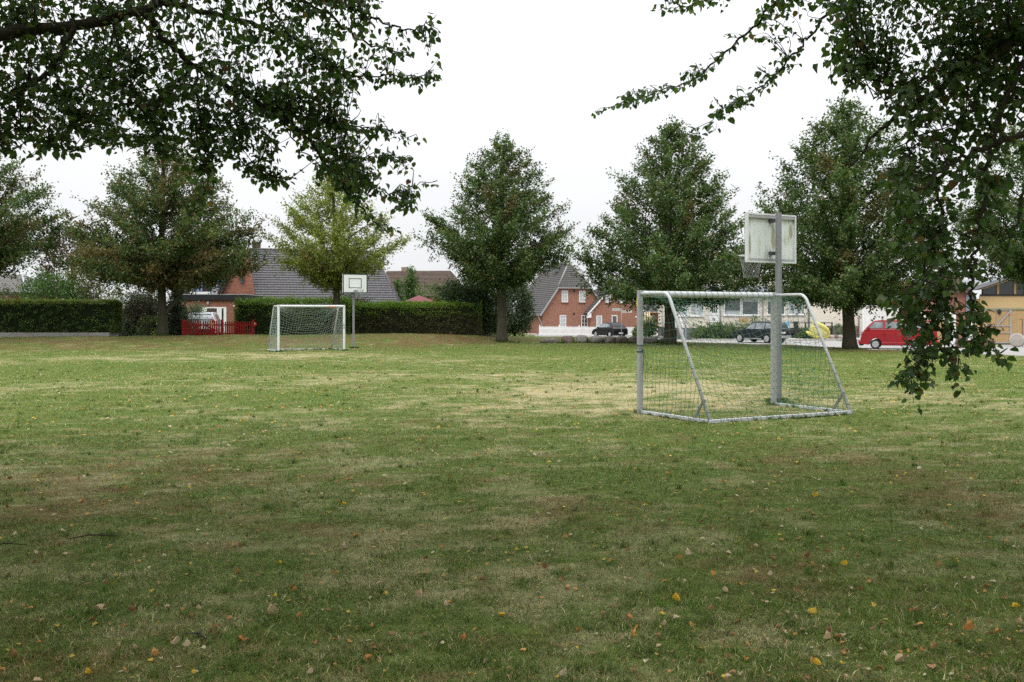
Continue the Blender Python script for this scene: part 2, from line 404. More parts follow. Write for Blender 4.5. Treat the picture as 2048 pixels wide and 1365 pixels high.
xs = 12*np.sinh(np.linspace(-6.1,6.1,620)); ys = 14+12*np.sinh(np.concatenate([np.linspace(-2.2,2.6,520),np.linspace(2.6,6.1,60)[1:]]))
gx, gy = np.meshgrid(xs, ys); gx = gx.ravel(); gy = gy.ravel()
gzv = gz(gx, gy); nx, ny = len(xs), len(ys)
i = (np.arange(ny-1)[:,None]*nx+np.arange(nx-1)[None,:]).ravel()
gq = np.stack([i, i+1, i+1+nx, i+nx], 1)
m, nt, b = newmat('lawn_soil')
tcn = N(nt,'ShaderNodeNewGeometry')
ad = N(nt,'ShaderNodeAttribute',attribute_name='dry'); ab = N(nt,'ShaderNodeAttribute',attribute_name='brown')
n1 = N(nt,'ShaderNodeTexNoise'); n1.inputs['Scale'].default_value = 9; n1.inputs['Detail'].default_value = 8; n1.inputs['Roughness'].default_value = .75
n2 = N(nt,'ShaderNodeTexNoise'); n2.inputs['Scale'].default_value = 1.6; n2.inputs['Detail'].default_value = 6; n2.inputs['Roughness'].default_value = .7
for q in (n1,n2): nt.links.new(tcn.outputs['Position'], q.inputs['Vector'])
rg = ramp(nt, [(.3,(.040,.066,.012)),(.52,(.095,.140,.026)),(.72,(.19,.205,.07))]); nt.links.new(n1.outputs['Fac'], rg.inputs[0])
rd = ramp(nt, [(.3,(.22,.19,.09)),(.7,(.44,.39,.23))]); nt.links.new(n1.outputs['Fac'], rd.inputs[0])
rb = ramp(nt, [(.3,(.06,.042,.018)),(.7,(.22,.15,.065))]); nt.links.new(n1.outputs['Fac'], rb.inputs[0])
def fac(at, lo, hi):
    a = N(nt,'ShaderNodeMath',operation='ADD'); nt.links.new(at.outputs['Fac'], a.inputs[0])
    s = N(nt,'ShaderNodeMath',operation='MULTIPLY_ADD'); s.inputs[1].default_value = .9; s.inputs[2].default_value = -.45; nt.links.new(n2.outputs['Fac'], s.inputs[0])
    nt.links.new(s.outputs[0], a.inputs[1])
    r = N(nt,'ShaderNodeMapRange'); r.inputs[1].default_value = lo; r.inputs[2].default_value = hi; nt.links.new(a.outputs[0], r.inputs[0]); return r
m1 = N(nt,'ShaderNodeMix',data_type='RGBA'); nt.links.new(fac(ad,.15,.85).outputs[0], m1.inputs[0]); nt.links.new(rg.outputs[0], m1.inputs[6]); nt.links.new(rd.outputs[0], m1.inputs[7])
m2 = N(nt,'ShaderNodeMix',data_type='RGBA'); nt.links.new(fac(ab,.2,1.0).outputs[0], m2.inputs[0]); nt.links.new(m1.outputs[2], m2.inputs[6]); nt.links.new(rb.outputs[0], m2.inputs[7])
nt.links.new(m2.outputs[2], b.inputs['Base Color']); b.inputs['Roughness'].default_value = .95; b.inputs['Specular IOR Level'].default_value = .1
bp = N(nt,'ShaderNodeBump'); bp.inputs['Strength'].default_value = .8; bp.inputs['Distance'].default_value = .05
nb = N(nt,'ShaderNodeTexNoise'); nb.inputs['Scale'].default_value = 28; nb.inputs['Detail'].default_value = 6; nt.links.new(tcn.outputs['Position'], nb.inputs['Vector'])
nt.links.new(nb.outputs['Fac'], bp.inputs['Height']); nt.links.new(bp.outputs[0], b.inputs['Normal'])
M['lawn'] = m
ground = np_obj('lawn_ground', np.stack([gx,gy,gzv],1), quads=gq, mat=M['lawn'], fl={'dry':dryness(gx,gy),'brown':brownness(gx,gy)}, smooth=True)
tag(ground, kind='structure')

# road and pavement: strips laid along the lower street
def strip(name, cols, z0, z1, mt, res=24):
    vs=[];fs=[]
    for k,(x,dn,df) in enumerate(cols):
        vs += [(px(x,dn),dn,z0),(px(x,df),df,z1)]
        if k: fs.append((2*k-2,2*k,2*k+1,2*k-1))
    o = MB().add(vs,fs).build(name, mt); return tag(o, kind='structure')
M['asphalt'] = mat('pale_worn_asphalt', (.30,.29,.28), .9, .25, .14, .8, .3, 50, dirt=(.22,.21,.2), dirt_amt=.5, coord='Object')
M['paving'] = mat('concrete_paving', (.42,.40,.37), .9, .2, .15, 2.0, .3, 20, dirt=(.28,.26,.23), dirt_amt=.5)
FAR = [(900,110),(1080,107.5),(1200,105.5),(1290,102),(1360,92),(1400,88),(1560,87),(1640,88),(1700,88),(1850,79),(2048,76.5),(2300,72),(2900,64)]
NEAR= [(900,95),(1080,92),(1200,92),(1290,90),(1360,78),(1400,74),(1560,67),(1640,62),(1700,60),(1850,54),(2048,49),(2300,43),(2900,36)]
strip('road', [(a[0],a[1],b_[1]) for a,b_ in zip(NEAR,FAR)], -.80, -.80, M['asphalt'])
strip('pavement', [(x,d+.15,d+2.6) for x,d in FAR], -.69, -.64, M['paving'])
strip('yard', [(x,d+2.6,d+40) for x,d in FAR[3:]], -.645, -.5, M['paving'])
kb = MB()
for (x0,d0),(x1,d1) in zip(FAR[:-1],FAR[1:]):
    kb.add([(px(x0,d0),d0,-.86),(px(x1,d1),d1,-.86),(px(x1,d1),d1,-.69),(px(x0,d0),d0,-.69),(px(x1,d1+.15),d1+.15,-.69),(px(x0,d0+.15),d0+.15,-.69)],[(0,1,2,3),(3,2,4,5)])
tag(kb.build('kerb', M['concrete'], fix=False), kind='structure')
# ------------------------------------------------------------------ leaves
LIME = [((.052,.095,.030),.30),((.078,.130,.042),.30),((.115,.17,.062),.22),((.15,.19,.095),.12),((.20,.13,.06),.03),((.18,.17,.06),.04)]
YELLOW = [((.19,.22,.05),.32),((.26,.28,.065),.28),((.12,.175,.05),.28),((.32,.30,.09),.10)]
def pick_cols(pal, n, rng=RNG):
    p = np.array([q for _,q in pal]); p = p/p.sum(); c = np.array([k for k,_ in pal])
    return c[rng.choice(len(c), n, p=p)]
def unit(a): return a/np.maximum(np.linalg.norm(a,axis=1,keepdims=True),1e-9)

def leaf_quads(pos, dirs, nrm, size, col, wid=.72, curl=.12):
    """one folded four-cornered leaf per point"""
    d = unit(dirs); s = unit(np.cross(d, nrm)); n = np.cross(s, d)
    L = size[:,None]; k = len(pos)
    v = np.empty((k,4,3))
    v[:,0] = pos; v[:,1] = pos+d*L*.45+s*L*wid*.5+n*L*curl; v[:,2] = pos+d*L; v[:,3] = pos+d*L*.45-s*L*wid*.5+n*L*curl
    q = np.arange(k*4).reshape(k,4)
    t = np.concatenate([q[:,[0,1,2]], q[:,[0,2,3]]])
    return v.reshape(-1,3), t, np.repeat(col,4,0)

HEART = np.array([(0,.05,0),(0,.5,0),(0,1.0,0),(.27,-.03,.03),(.5,.27,.10),(.40,.62,.08),(-.27,-.03,.03),(-.5,.27,.10),(-.40,.62,.08)],float)
HEARTQ = np.array([(0,3,4,1),(1,4,5,2),(0,1,7,6),(1,2,8,7)])
def leaf_hearts(pos, dirs, nrm, size, col, rng=RNG):
    d = unit(dirs); s = unit(np.cross(d,nrm)); n = np.cross(s,d); k = len(pos)
    fold = rng.uniform(-.3,3.4,k)[:,None]; bend = rng.uniform(-.55,.12,k)[:,None]; wd = rng.uniform(.68,1.0,k)[:,None]
    h = HEART[None]*np.ones((k,1,1)); h = h+rng.normal(0,.03,h.shape)
    x = h[:,:,0]*wd; y = h[:,:,1]; z = h[:,:,2]*fold+bend*(y**2)*.6
    v = pos[:,None,:]+size[:,None,None]*(s[:,None,:]*x[...,None]+d[:,None,:]*y[...,None]+n[:,None,:]*z[...,None])
    q = (HEARTQ[None]+(np.arange(k)*9)[:,None,None]).reshape(-1,4)
    return v.reshape(-1,3), q, np.repeat(col,9,0)

def catmull(pts, n):
    pts = np.asarray(pts,float); m = len(pts)
    if m == 2: return pts[0]+(pts[1]-pts[0])*np.linspace(0,1,n)[:,None]
    e = np.vstack([2*pts[0]-pts[1], pts, 2*pts[-1]-pts[-2]]); out=[]
    for t in np.linspace(0,m-1-1e-6,n):
        i=int(t); u=t-i; a,b,c,d=e[i],e[i+1],e[i+2],e[i+3]
        out.append(.5*((2*b)+(c-a)*u+(2*a-5*b+4*c-d)*u*u+(-a+3*b-3*c+d)*u**3))
    return np.array(out)

# ------------------------------------------------------------------ lime trees of the row round the lawn
PROF_T = [0,.06,.16,.28,.42,.58,.72,.85,.94,1.0]
PROF_R = [.34,.58,.82,.97,.95,.74,.52,.30,.16,.04]
BROAD = ([0,.05,.13,.28,.45,.62,.78,.9,1.0],[.6,.88,1.0,1.0,.92,.74,.48,.26,.05])
PEAR = ([0,.05,.13,.28,.45,.62,.78,.9,1.0],[.5,.85,1.0,.98,.80,.58,.36,.19,.04])
AIRY = ([0,.08,.2,.38,.55,.7,.85,1.0],[.22,.45,.85,1.0,.82,.55,.28,.04])
def lime_tree(label, x, d, vbase, vtop, xl, xr, vcrown, rt, pal=LIME, nb=150, seed=1, lean=0, group='lime trees round the lawn', fork=None, name='lime_tree', dens=1.0, brn=.03, leaf=.135, prof=(PROF_T,PROF_R)):
    rng = np.random.default_rng(seed); random.seed(seed)
    base = P(x,vbase,d); H = (vbase-vtop)/F*d; Rm = (xr-xl)/2/F*d; offx = ((xl+xr)/2-x)/F*d
    zc = (vbase-vcrown)/F*d
    t_ = thing(name, label, 'tree', base, 0, group)
    # trunk
    tb = MB(); hh = np.linspace(0,H*.96,18); wob = rng.normal(0,.035,(18,2)).cumsum(0)*.6; wob -= wob[0]
    ax = lambda z: np.array([np.interp(z,hh,wob[:,0])+offx*.7*np.clip((z-zc)/H,0,1), np.interp(z,hh,wob[:,1]), z])
    rad = [rt*(1.45 if z<.05 else 1.12 if z<.7 else 1.0)*(1-.9*max(0,(z-.1*H))/H)**.8 for z in hh]
    zz = sorted(list(hh)+[.25,.6]); 
    tb.tube([ax(z) for z in zz],[np.interp(z,hh,rad) for z in zz],n=9,noise=.05)
    P_, D_, S_, C_ = [],[],[],[]
    for i in range(nb):
        t = (i+.5)/nb; t = t**1.22
        zt = zc+(H-zc)*t; az = i*2.39996+rng.normal(0,.25)
        lump = float(fbm(np.array(math.cos(az)*1.4+seed*3.1+t*2),np.array(math.sin(az)*1.4+t*5.5),2))-.5
        r = Rm*np.interp(t,prof[0],prof[1])*rng.uniform(.82,1.10)*(.97+.62*lump)
        rise = r*rng.uniform(.55,1.05)*(1.0 if t>.1 else .5); zs = np.clip(zt-rise, zc*.97, H*.93)
        a = ax(zs); e = np.array([math.cos(az)*r+offx, math.sin(az)*r, zt+rng.normal(0,.1)])
        mid = a*.45+e*.55+np.array([0,0,rise*.10 if t>.12 else -.05])
        pts = catmull([a,mid,e],8); r0 = min(rt*.34, .014+.009*r)
        if t < .72 and i%2 == 0: tb.tube(pts, np.linspace(r0,.006,8), n=4, cap=False)
        length = np.linalg.norm(e-a)
        nt_ = max(7,int(length*8.5*dens))
        brown = rng.random() < brn
        for k in range(nt_):
            s = rng.uniform(.06,.3) if rng.random()<.2 else rng.uniform(.2,1.0)**.72
            p0 = np.array([np.interp(s,np.linspace(0,1,8),pts[:,j]) for j in range(3)])
            out = unit((e-a)[None])[0]
            dv = out*rng.uniform(.2,1.0)+rng.normal(0,.62,3)+np.array([0,0,.22]); dv /= np.linalg.norm(dv)
            if k < 2: p0=pts[-1]; dv = out*.9+np.array([0,0,.35])+rng.normal(0,.15,3)
            L = rng.uniform(.35,.85)*(.5+.5*min(1,length/2.5)); n = int(rng.uniform(16,27))
            q = np.linspace(.05,1,n)[:,None]
            pp = p0+dv*L*q+np.array([0,0,-.10])*q*q+rng.normal(0,.085,(n,3))
            dd = dv*.5+rng.normal(0,.6,(n,3))+np.array([0,0,-.25])
            c = pick_cols(pal,n,rng)
            if brown or rng.random()<brn*.3: c = c*.45+np.array([.16,.095,.045])*.55
            P_.append(pp); D_.append(dd); S_.append(rng.uniform(.65,1.2,n)*leaf); C_.append(c*rng.uniform(.75,1.25))
    if fork:                                  # big low limbs: (start height, azimuth, reach, rise)
        for z0,az,re,ri in fork:
            a = ax(z0); e = a+np.array([math.cos(az)*re,math.sin(az)*re,ri])
            tb.tube(catmull([a-np.array([0,0,.3]),a*.62+e*.38+np.array([0,0,-ri*.10]),e],9),np.linspace(rt*.62,.04,9),n=7,noise=.04)
    pos = np.concatenate(P_); dr = np.concatenate(D_); sz = np.concatenate(S_); cl = np.concatenate(C_)
    nm = rng.normal(0,.55,pos.shape)+np.array([0,0,1.0])
    print(name, len(pos))
    v,q,c = leaf_quads(pos,dr,nm,sz,cl)
    tb.build('trunk', M['bark'], t_, smooth=True, fix=False)
    np_obj('crown', v, tris=q, mat=M['leaf'], parent=t_, tint=c)
    return t_

lime_tree('tall lime tree with browning leaves cut off by the left edge', -75, 49, 672, 262, -250, 112, 548, .24, seed=3, brn=.22)
lime_tree('broad lime tree with low side limb left of the red gate', 325, 52, 673, 292, 140, 532, 564, .23, seed=4, brn=.24, prof=PEAR, fork=[(1.3,.15,2.1,2.6)], nb=160, pal=LIME+[((.16,.09,.045),.12)])
lime_tree('yellowing lime tree standing behind the far goal', 672, 53, 668, 345, 540, 792, 572, .2, prof=AIRY, seed=5, nb=120, pal=YELLOW, leaf=.12, dens=.9, brn=.02)
lime_tree('pointed dark green lime tree alone in the centre of the row', 1005, 55, 686, 282, 872, 1138, 566, .26, seed=6, fork=[(3.0,2.8,1.4,2.0),(3.1,.2,1.4,2.2)])
lime_tree('dense lime tree whose trunk stands behind the near goal', 1340, 51.5, 690, 250, 1168, 1522, 598, .27, prof=PEAR, seed=7, fork=[(2.7,2.6,2,2.2),(2.8,.5,1.8,2.4)], nb=165)
lime_tree('tallest lime tree, bare forked trunk beside the red van', 1700, 46, 699, 212, 1500, 1885, 600, .27, prof=BROAD, seed=8, fork=[(2.1,2.9,2.2,2.2),(2.2,.3,1.9,2.4),(2.4,1.2,1.3,3),(2.5,4.2,1.3,2.6)], nb=165)
lime_tree('lime tree by the barn mostly hidden behind hanging leaves', 2075, 47, 705, 215, 1925, 2245, 556, .25, seed=9, nb=130)

# ------------------------------------------------------------------ shrubs, hedges, conifers
def foliage(name, label, cat, base, w, dp, h, pal, n, leaf=.09, shape='round', core=None, seed=1, group=None, up=.3, stems=0, rough=.25, rz=0, clump=.22, parts=True, flowers=0, topcol=None, spr=0):
    """plant of many small leaves; base = point on the ground, size w x dp x h in metres"""
    rng = np.random.default_rng(seed); random.seed(seed)
    t_ = thing(name, label, cat, base, rz, group)
    k = max(12, n//22); cp = []
    while len(cp) < k:
        u = rng.uniform(-1,1,3)
        if shape == 'box':
            f = rng.integers(0,3); u[f if f<2 else 2] = rng.choice([-1,1]) if f<2 else 1
            if rng.random()<.2: u = rng.uniform(-1,1,3)
            cp.append(u*np.array([w/2,dp/2,h/2])+np.array([0,0,h/2])); continue
        u /= np.linalg.norm(u); rr = rng.uniform(.55,1.0)**.5*(1+rng.normal(0,rough*.35))
        if shape == 'cone':
            z = rng.random()**1.4; rad = (1-z)**.8*(.6+.4*rng.random())*(1 if z>.08 else .8); a = rng.uniform(0,2*math.pi)
            cp.append(np.array([math.cos(a)*rad*w/2, math.sin(a)*rad*dp/2, z*h*.97])); continue
        if shape == 'dome':
            u[2] = abs(u[2]); cp.append(u*rr*np.array([w/2,dp/2,h])); continue
        cp.append(u*rr*np.array([w/2,dp/2,h/2])+np.array([0,0,h/2]))
    cp = np.array(cp); m = max(1,n//k)
    sp = clump*min(1,h/2)
    pos = (cp[:,None,:]+rng.normal(0,sp,(k,m,3))*np.array([1,1,.7] if shape!='cone' else [.7,.7,.7])).reshape(-1,3)
    if shape == 'box':
        pos[:,0] = np.clip(pos[:,0],-w/2-.06,w/2+.06); pos[:,1] = np.clip(pos[:,1],-dp/2-.06,dp/2+.06); pos[:,2] = np.minimum(pos[:,2],h+.05*rng.random(len(pos)))
    pos[:,2] = np.maximum(pos[:,2],.01)
    if spr:      # uneven fresh shoots over the clipped top
        top = pos[:,2]>h*.80; pos[top,2] += spr*(fbm(pos[top,0]*3+seed,pos[top,1]*3,3)*1.6-.35)*rng.random(top.sum())
    o = pos-np.array([0,0,h*.5]); o = unit(o/np.array([w,dp,h]))
    dr = o*.7+rng.normal(0,.6,pos.shape)+np.array([0,0,up]); nm = o*.6+rng.normal(0,.5,pos.shape)+np.array([0,0,.6])
    cl = pick_cols(pal,len(pos),rng)*np.repeat(rng.uniform(.7,1.3,k),m)[:,None]
    if topcol is not None:
        tt = np.clip((pos[:,2]/h-(.60 if spr>.2 else .86))/.16+rng.normal(0,.15,len(pos)),0,1)[:,None]; cl = cl*(1-tt)+np.array(topcol)*rng.uniform(.7,1.25,(len(pos),1))*tt
    v,q,c = leaf_quads(pos,dr,nm,rng.uniform(.6,1.25,len(pos))*leaf,cl)
    np_obj('foliage', v, tris=q, mat=M['needle'], parent=t_, tint=c)
    if core:
        b = MB()
        if shape == 'box': b.box2(-w/2+.12,w/2-.12,-dp/2+.12,dp/2-.12,0,h-.12)
        elif shape == 'cone': b.tube([(0,0,0),(0,0,h*.3),(0,0,h*.85)],[w*.3,w*.26,.03],n=8)
        else: b.ball((0,0,h*.5 if shape!='dome' else 0),(w*.36,dp*.36,h*.36 if shape!='dome' else h*.75),jit=.15)
        b.build('branches', mat('hedge_twigs_'+name,core,.9,.1,.4,6), t_, fix=False)  # added solid dark core, not real branches; keeps the leaves from showing through
    elif stems:
        b = MB()
        for i in range(stems):
            a = rng.uniform(0,6.28); r = rng.uniform(.3,.8)
            e = np.array([math.cos(a)*w/2*r,math.sin(a)*dp/2*r,h*rng.uniform(.5,.9)])
            b.tube(catmull([np.array([e[0]*.15,e[1]*.15,0]),e*np.array([.4,.4,.55]),e],6),np.linspace(.035,.008,6),n=5,cap=False)
        b.build('stem', M['bark'], t_, smooth=True, fix=False)
    if flowers:
        for i in range(flowers):
            p = pos[rng.integers(0,len(pos))]*1.05; MB().ball(p,.06,7,5).build('flower', M['flower'], t_, smooth=True)
    return t_

HEDGE = [((.072,.125,.030),.42),((.105,.165,.042),.3),((.15,.21,.055),.22),((.17,.15,.06),.06)]
HEDGE_BROWN = [((.09,.105,.036),.4),((.125,.118,.048),.3),((.16,.125,.06),.25),((.07,.09,.03),.2)]
THUJA = [((.09,.16,.03),.4),((.06,.115,.025),.35),((.13,.20,.045),.2)]
DARK = [((.028,.048,.025),.45),((.045,.072,.035),.35),((.075,.10,.055),.2)]
FRESH = [((.06,.12,.03),.4),((.09,.16,.045),.3),((.04,.08,.022),.25)]
PURPLE = [((.05,.022,.028),.45),((.075,.035,.03),.25),((.09,.06,.03),.15),((.04,.045,.02),.15)]
GREY = [((.10,.13,.08),.4),((.14,.17,.11),.3),((.06,.085,.04),.3)]
LIMEY = [((.13,.15,.035),.4),((.09,.12,.03),.35),((.17,.17,.05),.2)]
def gp(x,d,dz=0): return Vector((px(x,d),d,float(gz(px(x,d),d))+dz))

# long clipped hedge on its low wall at the left
hw = (235+140)/F*54
lw_d = 54
foliage('clipped_hedge','long square clipped hedge on a low grey wall at left','hedge',Vector((px(47,54.4),54.4,pz(665,54))),hw,1.0,61/F*54,HEDGE,36000,.09,'box',core=(.02,.028,.012),seed=21,up=.2,clump=.1,topcol=(.20,.25,.06),spr=.12)
b = MB().box2(px(-145,54),px(222,54),53.75,55,-.2,pz(665.5,54))
o = b.build('low_wall',mat('pale_wall_plaster',(.40,.38,.36),.9,.2,.15,3,.4,20,dirt=(.22,.2,.17),dirt_amt=.5)); tag(o,'low pale rendered garden wall under the clipped hedge','wall')

# hedges of the second garden
foliage('garden_hedge','thick hedge behind the far goal beside the red gate','hedge',gp(588,57),(705-485)/F*57,1.3,pz(606,57)-float(gz(px(588,57),57)),HEDGE,24000,.085,'box',core=(.02,.028,.012),seed=22,up=.4,clump=.13,topcol=(.15,.24,.045),spr=.45)
foliage('garden_hedge','hedge with brown lower leaves right of the far hoop','hedge',gp(838,57.5),(962-716)/F*57.5,1.3,pz(612,57.5)-float(gz(px(838,57.5),57.5)),HEDGE_BROWN,30000,.08,'box',core=(.025,.026,.014),seed=23,up=.4,clump=.12,topcol=(.16,.26,.04),spr=.36)
foliage('thuja_bush','light green rounded thuja at the end of the red fence','bush',gp(505,57.2),62/F*57,1.7,pz(597,57)-.25,THUJA,3800,.09,'round',core=(.02,.03,.01),seed=24,up=.8,clump=.12)
# plants left of the red gate
foliage('garden_shrub','light green airy shrub behind the clipped hedge','bush',Vector((px(100,62),62,.1)),120/F*62,3,pz(545,62)-.1,FRESH,8500,.13,'round',stems=9,seed=31,up=.4)
foliage('copper_beech','dark purple copper beech between the two left limes','tree',Vector((px(138,70),70,.1)),105/F*70,3.5,pz(452,70)-.1,PURPLE+[((.16,.14,.04),.10)],11000,.16,'round',stems=8,seed=32)
foliage('garden_tree','yellow green small tree beside the copper beech','tree',Vector((px(190,64),64,.1)),110/F*64,3.2,pz(490,64)-.1,LIMEY,10500,.13,'round',stems=9,seed=33)
foliage('dark_conifer','dark bushy conifer behind the forked lime trunk','tree',gp(352,58),70/F*58,2,pz(570,58)-.2,DARK,7000,.10,'cone',core=(.012,.016,.01),seed=34,clump=.16)
foliage('garden_shrub','reddish brown shrub left of the forked lime trunk','bush',gp(287,59),78/F*59,2,pz(580,59)-.2,PURPLE[1:]+DARK[:2]+GREY[:1],9000,.10,'round',core=(.03,.022,.016),seed=35)
foliage('small_spruce','small pale variegated spruce by the low wall end','bush',gp(255,56.5),30/F*56.5,.9,pz(640,56.5)-float(gz(px(255,56.5),56.5)),GREY,1300,.08,'cone',core=(.03,.04,.025),seed=36,clump=.08)
foliage('rose_bush','thin yellowish rose bush at the foot of the shed','bush',gp(297,56.3),42/F*56,.8,pz(625,56)-.4,LIMEY+FRESH,700,.08,'round',stems=7,seed=37,clump=.15)
foliage('grey_willow_bush','grey green willow bush left of the white door','bush',gp(385,60),46/F*60,1.4,pz(610,60)-.2,GREY,3600,.10,'round',stems=7,seed=38)
foliage('climbing_rose','tall rose bush with red flowers behind the far hoop','bush',gp(706,58.5),80/F*58,1.5,pz(585,58)-.2,GREY[1:]+DARK,6000,.09,'round',stems=8,seed=39,flowers=16)
# behind the right part of the second hedge
foliage('tall_conifer','tall fresh green conifer between the two grey roofs','tree',Vector((px(822,82),82,0)),80/F*82,2.6,pz(536,82),FRESH+HEDGE[:1],4200,.15,'cone',core=(.02,.03,.01),seed=41,clump=.25)
foliage('tall_conifer','lower twin topped conifer left of the tall one','tree',Vector((px(795,80),80,0)),58/F*80,2.2,pz(560,80),FRESH,2200,.15,'cone',core=(.02,.03,.01),seed=42,clump=.25)
foliage('garden_bush','round green bush beside the maroon pavilion','bush',Vector((px(864,78),78,0)),70/F*78,2.4,pz(566,78),FRESH+HEDGE[:2],2400,.13,'round',stems=5,seed=43)
foliage('large_dark_bush','large dark evergreen bush left of the central lime trunk','bush',gp(942,58.6),128/F*58.6,3.2,pz(558,58.6)-.25,DARK+HEDGE[:1],15000,.12,'round',core=(.018,.024,.013),seed=44)
foliage('willow_like_tree','tall dark shrub tree right of the central lime trunk','tree',gp(1030,66),64/F*66,3,pz(566,66)+.3,DARK+GREY[:1],13000,.13,'round',stems=8,seed=45)
foliage('ivy_bush','low dark bush beside the lattice fence','bush',gp(985,61),55/F*61,1.6,pz(628,61)-.1,DARK,1900,.09,'round',core=(.012,.016,.008),seed=46)
# street side plants
foliage('ground_cover_mound','wide mound of low clipped shrubs beside the dark off-roader','bush',Vector((px(1445,90),90,-.66)),148/F*90,3.2,pz(643,90)+.66,HEDGE+[((.07,.10,.04),.3)],6500,.12,'dome',core=(.02,.028,.014),seed=51,clump=.12)
foliage('garden_bush','yellow green bush on the mound behind the off-roader','bush',Vector((px(1518,91.5),91.5,-.2)),40/F*91,1.6,pz(632,91)+.2,LIMEY,1100,.12,'round',stems=4,seed=52)
foliage('garden_bush','dark low bush left of the yellow boat','bush',Vector((px(1612,89.5),89.5,-.69)),36/F*89,1.4,pz(656,89)+.69,DARK+HEDGE,1300,.10,'dome',core=(.015,.02,.01),seed=53)
foliage('garden_bush','small green plant among the stones right of the boat','bush',Vector((px(1680,91),91,-.6)),26/F*91,1,pz(648,91)+.6,FRESH,700,.11,'round',stems=4,seed=54)
foliage('garden_bush','dark clipped bush at the end of the white picket fence','bush',Vector((px(1274,100),100,-.88)),30/F*100,1.4,pz(652,100)+.88,HEDGE,1100,.12,'cone',core=(.02,.03,.012),seed=55,clump=.15)
foliage('pampas_clump','dark grassy pampas clump with cream plumes behind goal post','plant',Vector((px(1297,98),98,-.88)),36/F*98,1.6,pz(636,98)+.88,DARK+HEDGE,1300,.2,'round',core=(.02,.03,.012),seed=56,up=1.2)
pam = bpy.data.objects['pampas_clump']
pb = MB()
for i in range(7):
    x0 = random.uniform(-.8,.7); zz = random.uniform(1.9,2.9); pb.tube([(x0*.5,0,1.0),(x0,random.uniform(-.3,.3),zz-.6),(x0*1.05,0,zz)],[.02,.13,.02],n=6)
pb.build('plume', M['plume'], pam, smooth=True)
foliage('garden_bush','dark bush at the foot of the concrete steps','bush',Vector((px(1352,93),93,-.7)),26/F*93,1.2,pz(655,93)+.7,DARK,800,.1,'round',core=(.015,.02,.01),seed=57)
foliage('backyard_tree','dark tree crown rising behind the white garage','tree',Vector((px(1748,108),108,-.8)),70/F*108,3,pz(555,108)+.8,HEDGE+FRESH[:1],3000,.18,'round',stems=6,seed=58)
foliage('garden_shrub','grey green bush before the far left roof','bush',Vector((px(12,60),60,.1)),60/F*60,2,pz(565,60)-.1,GREY,1500,.12,'round',stems=6,seed=59)
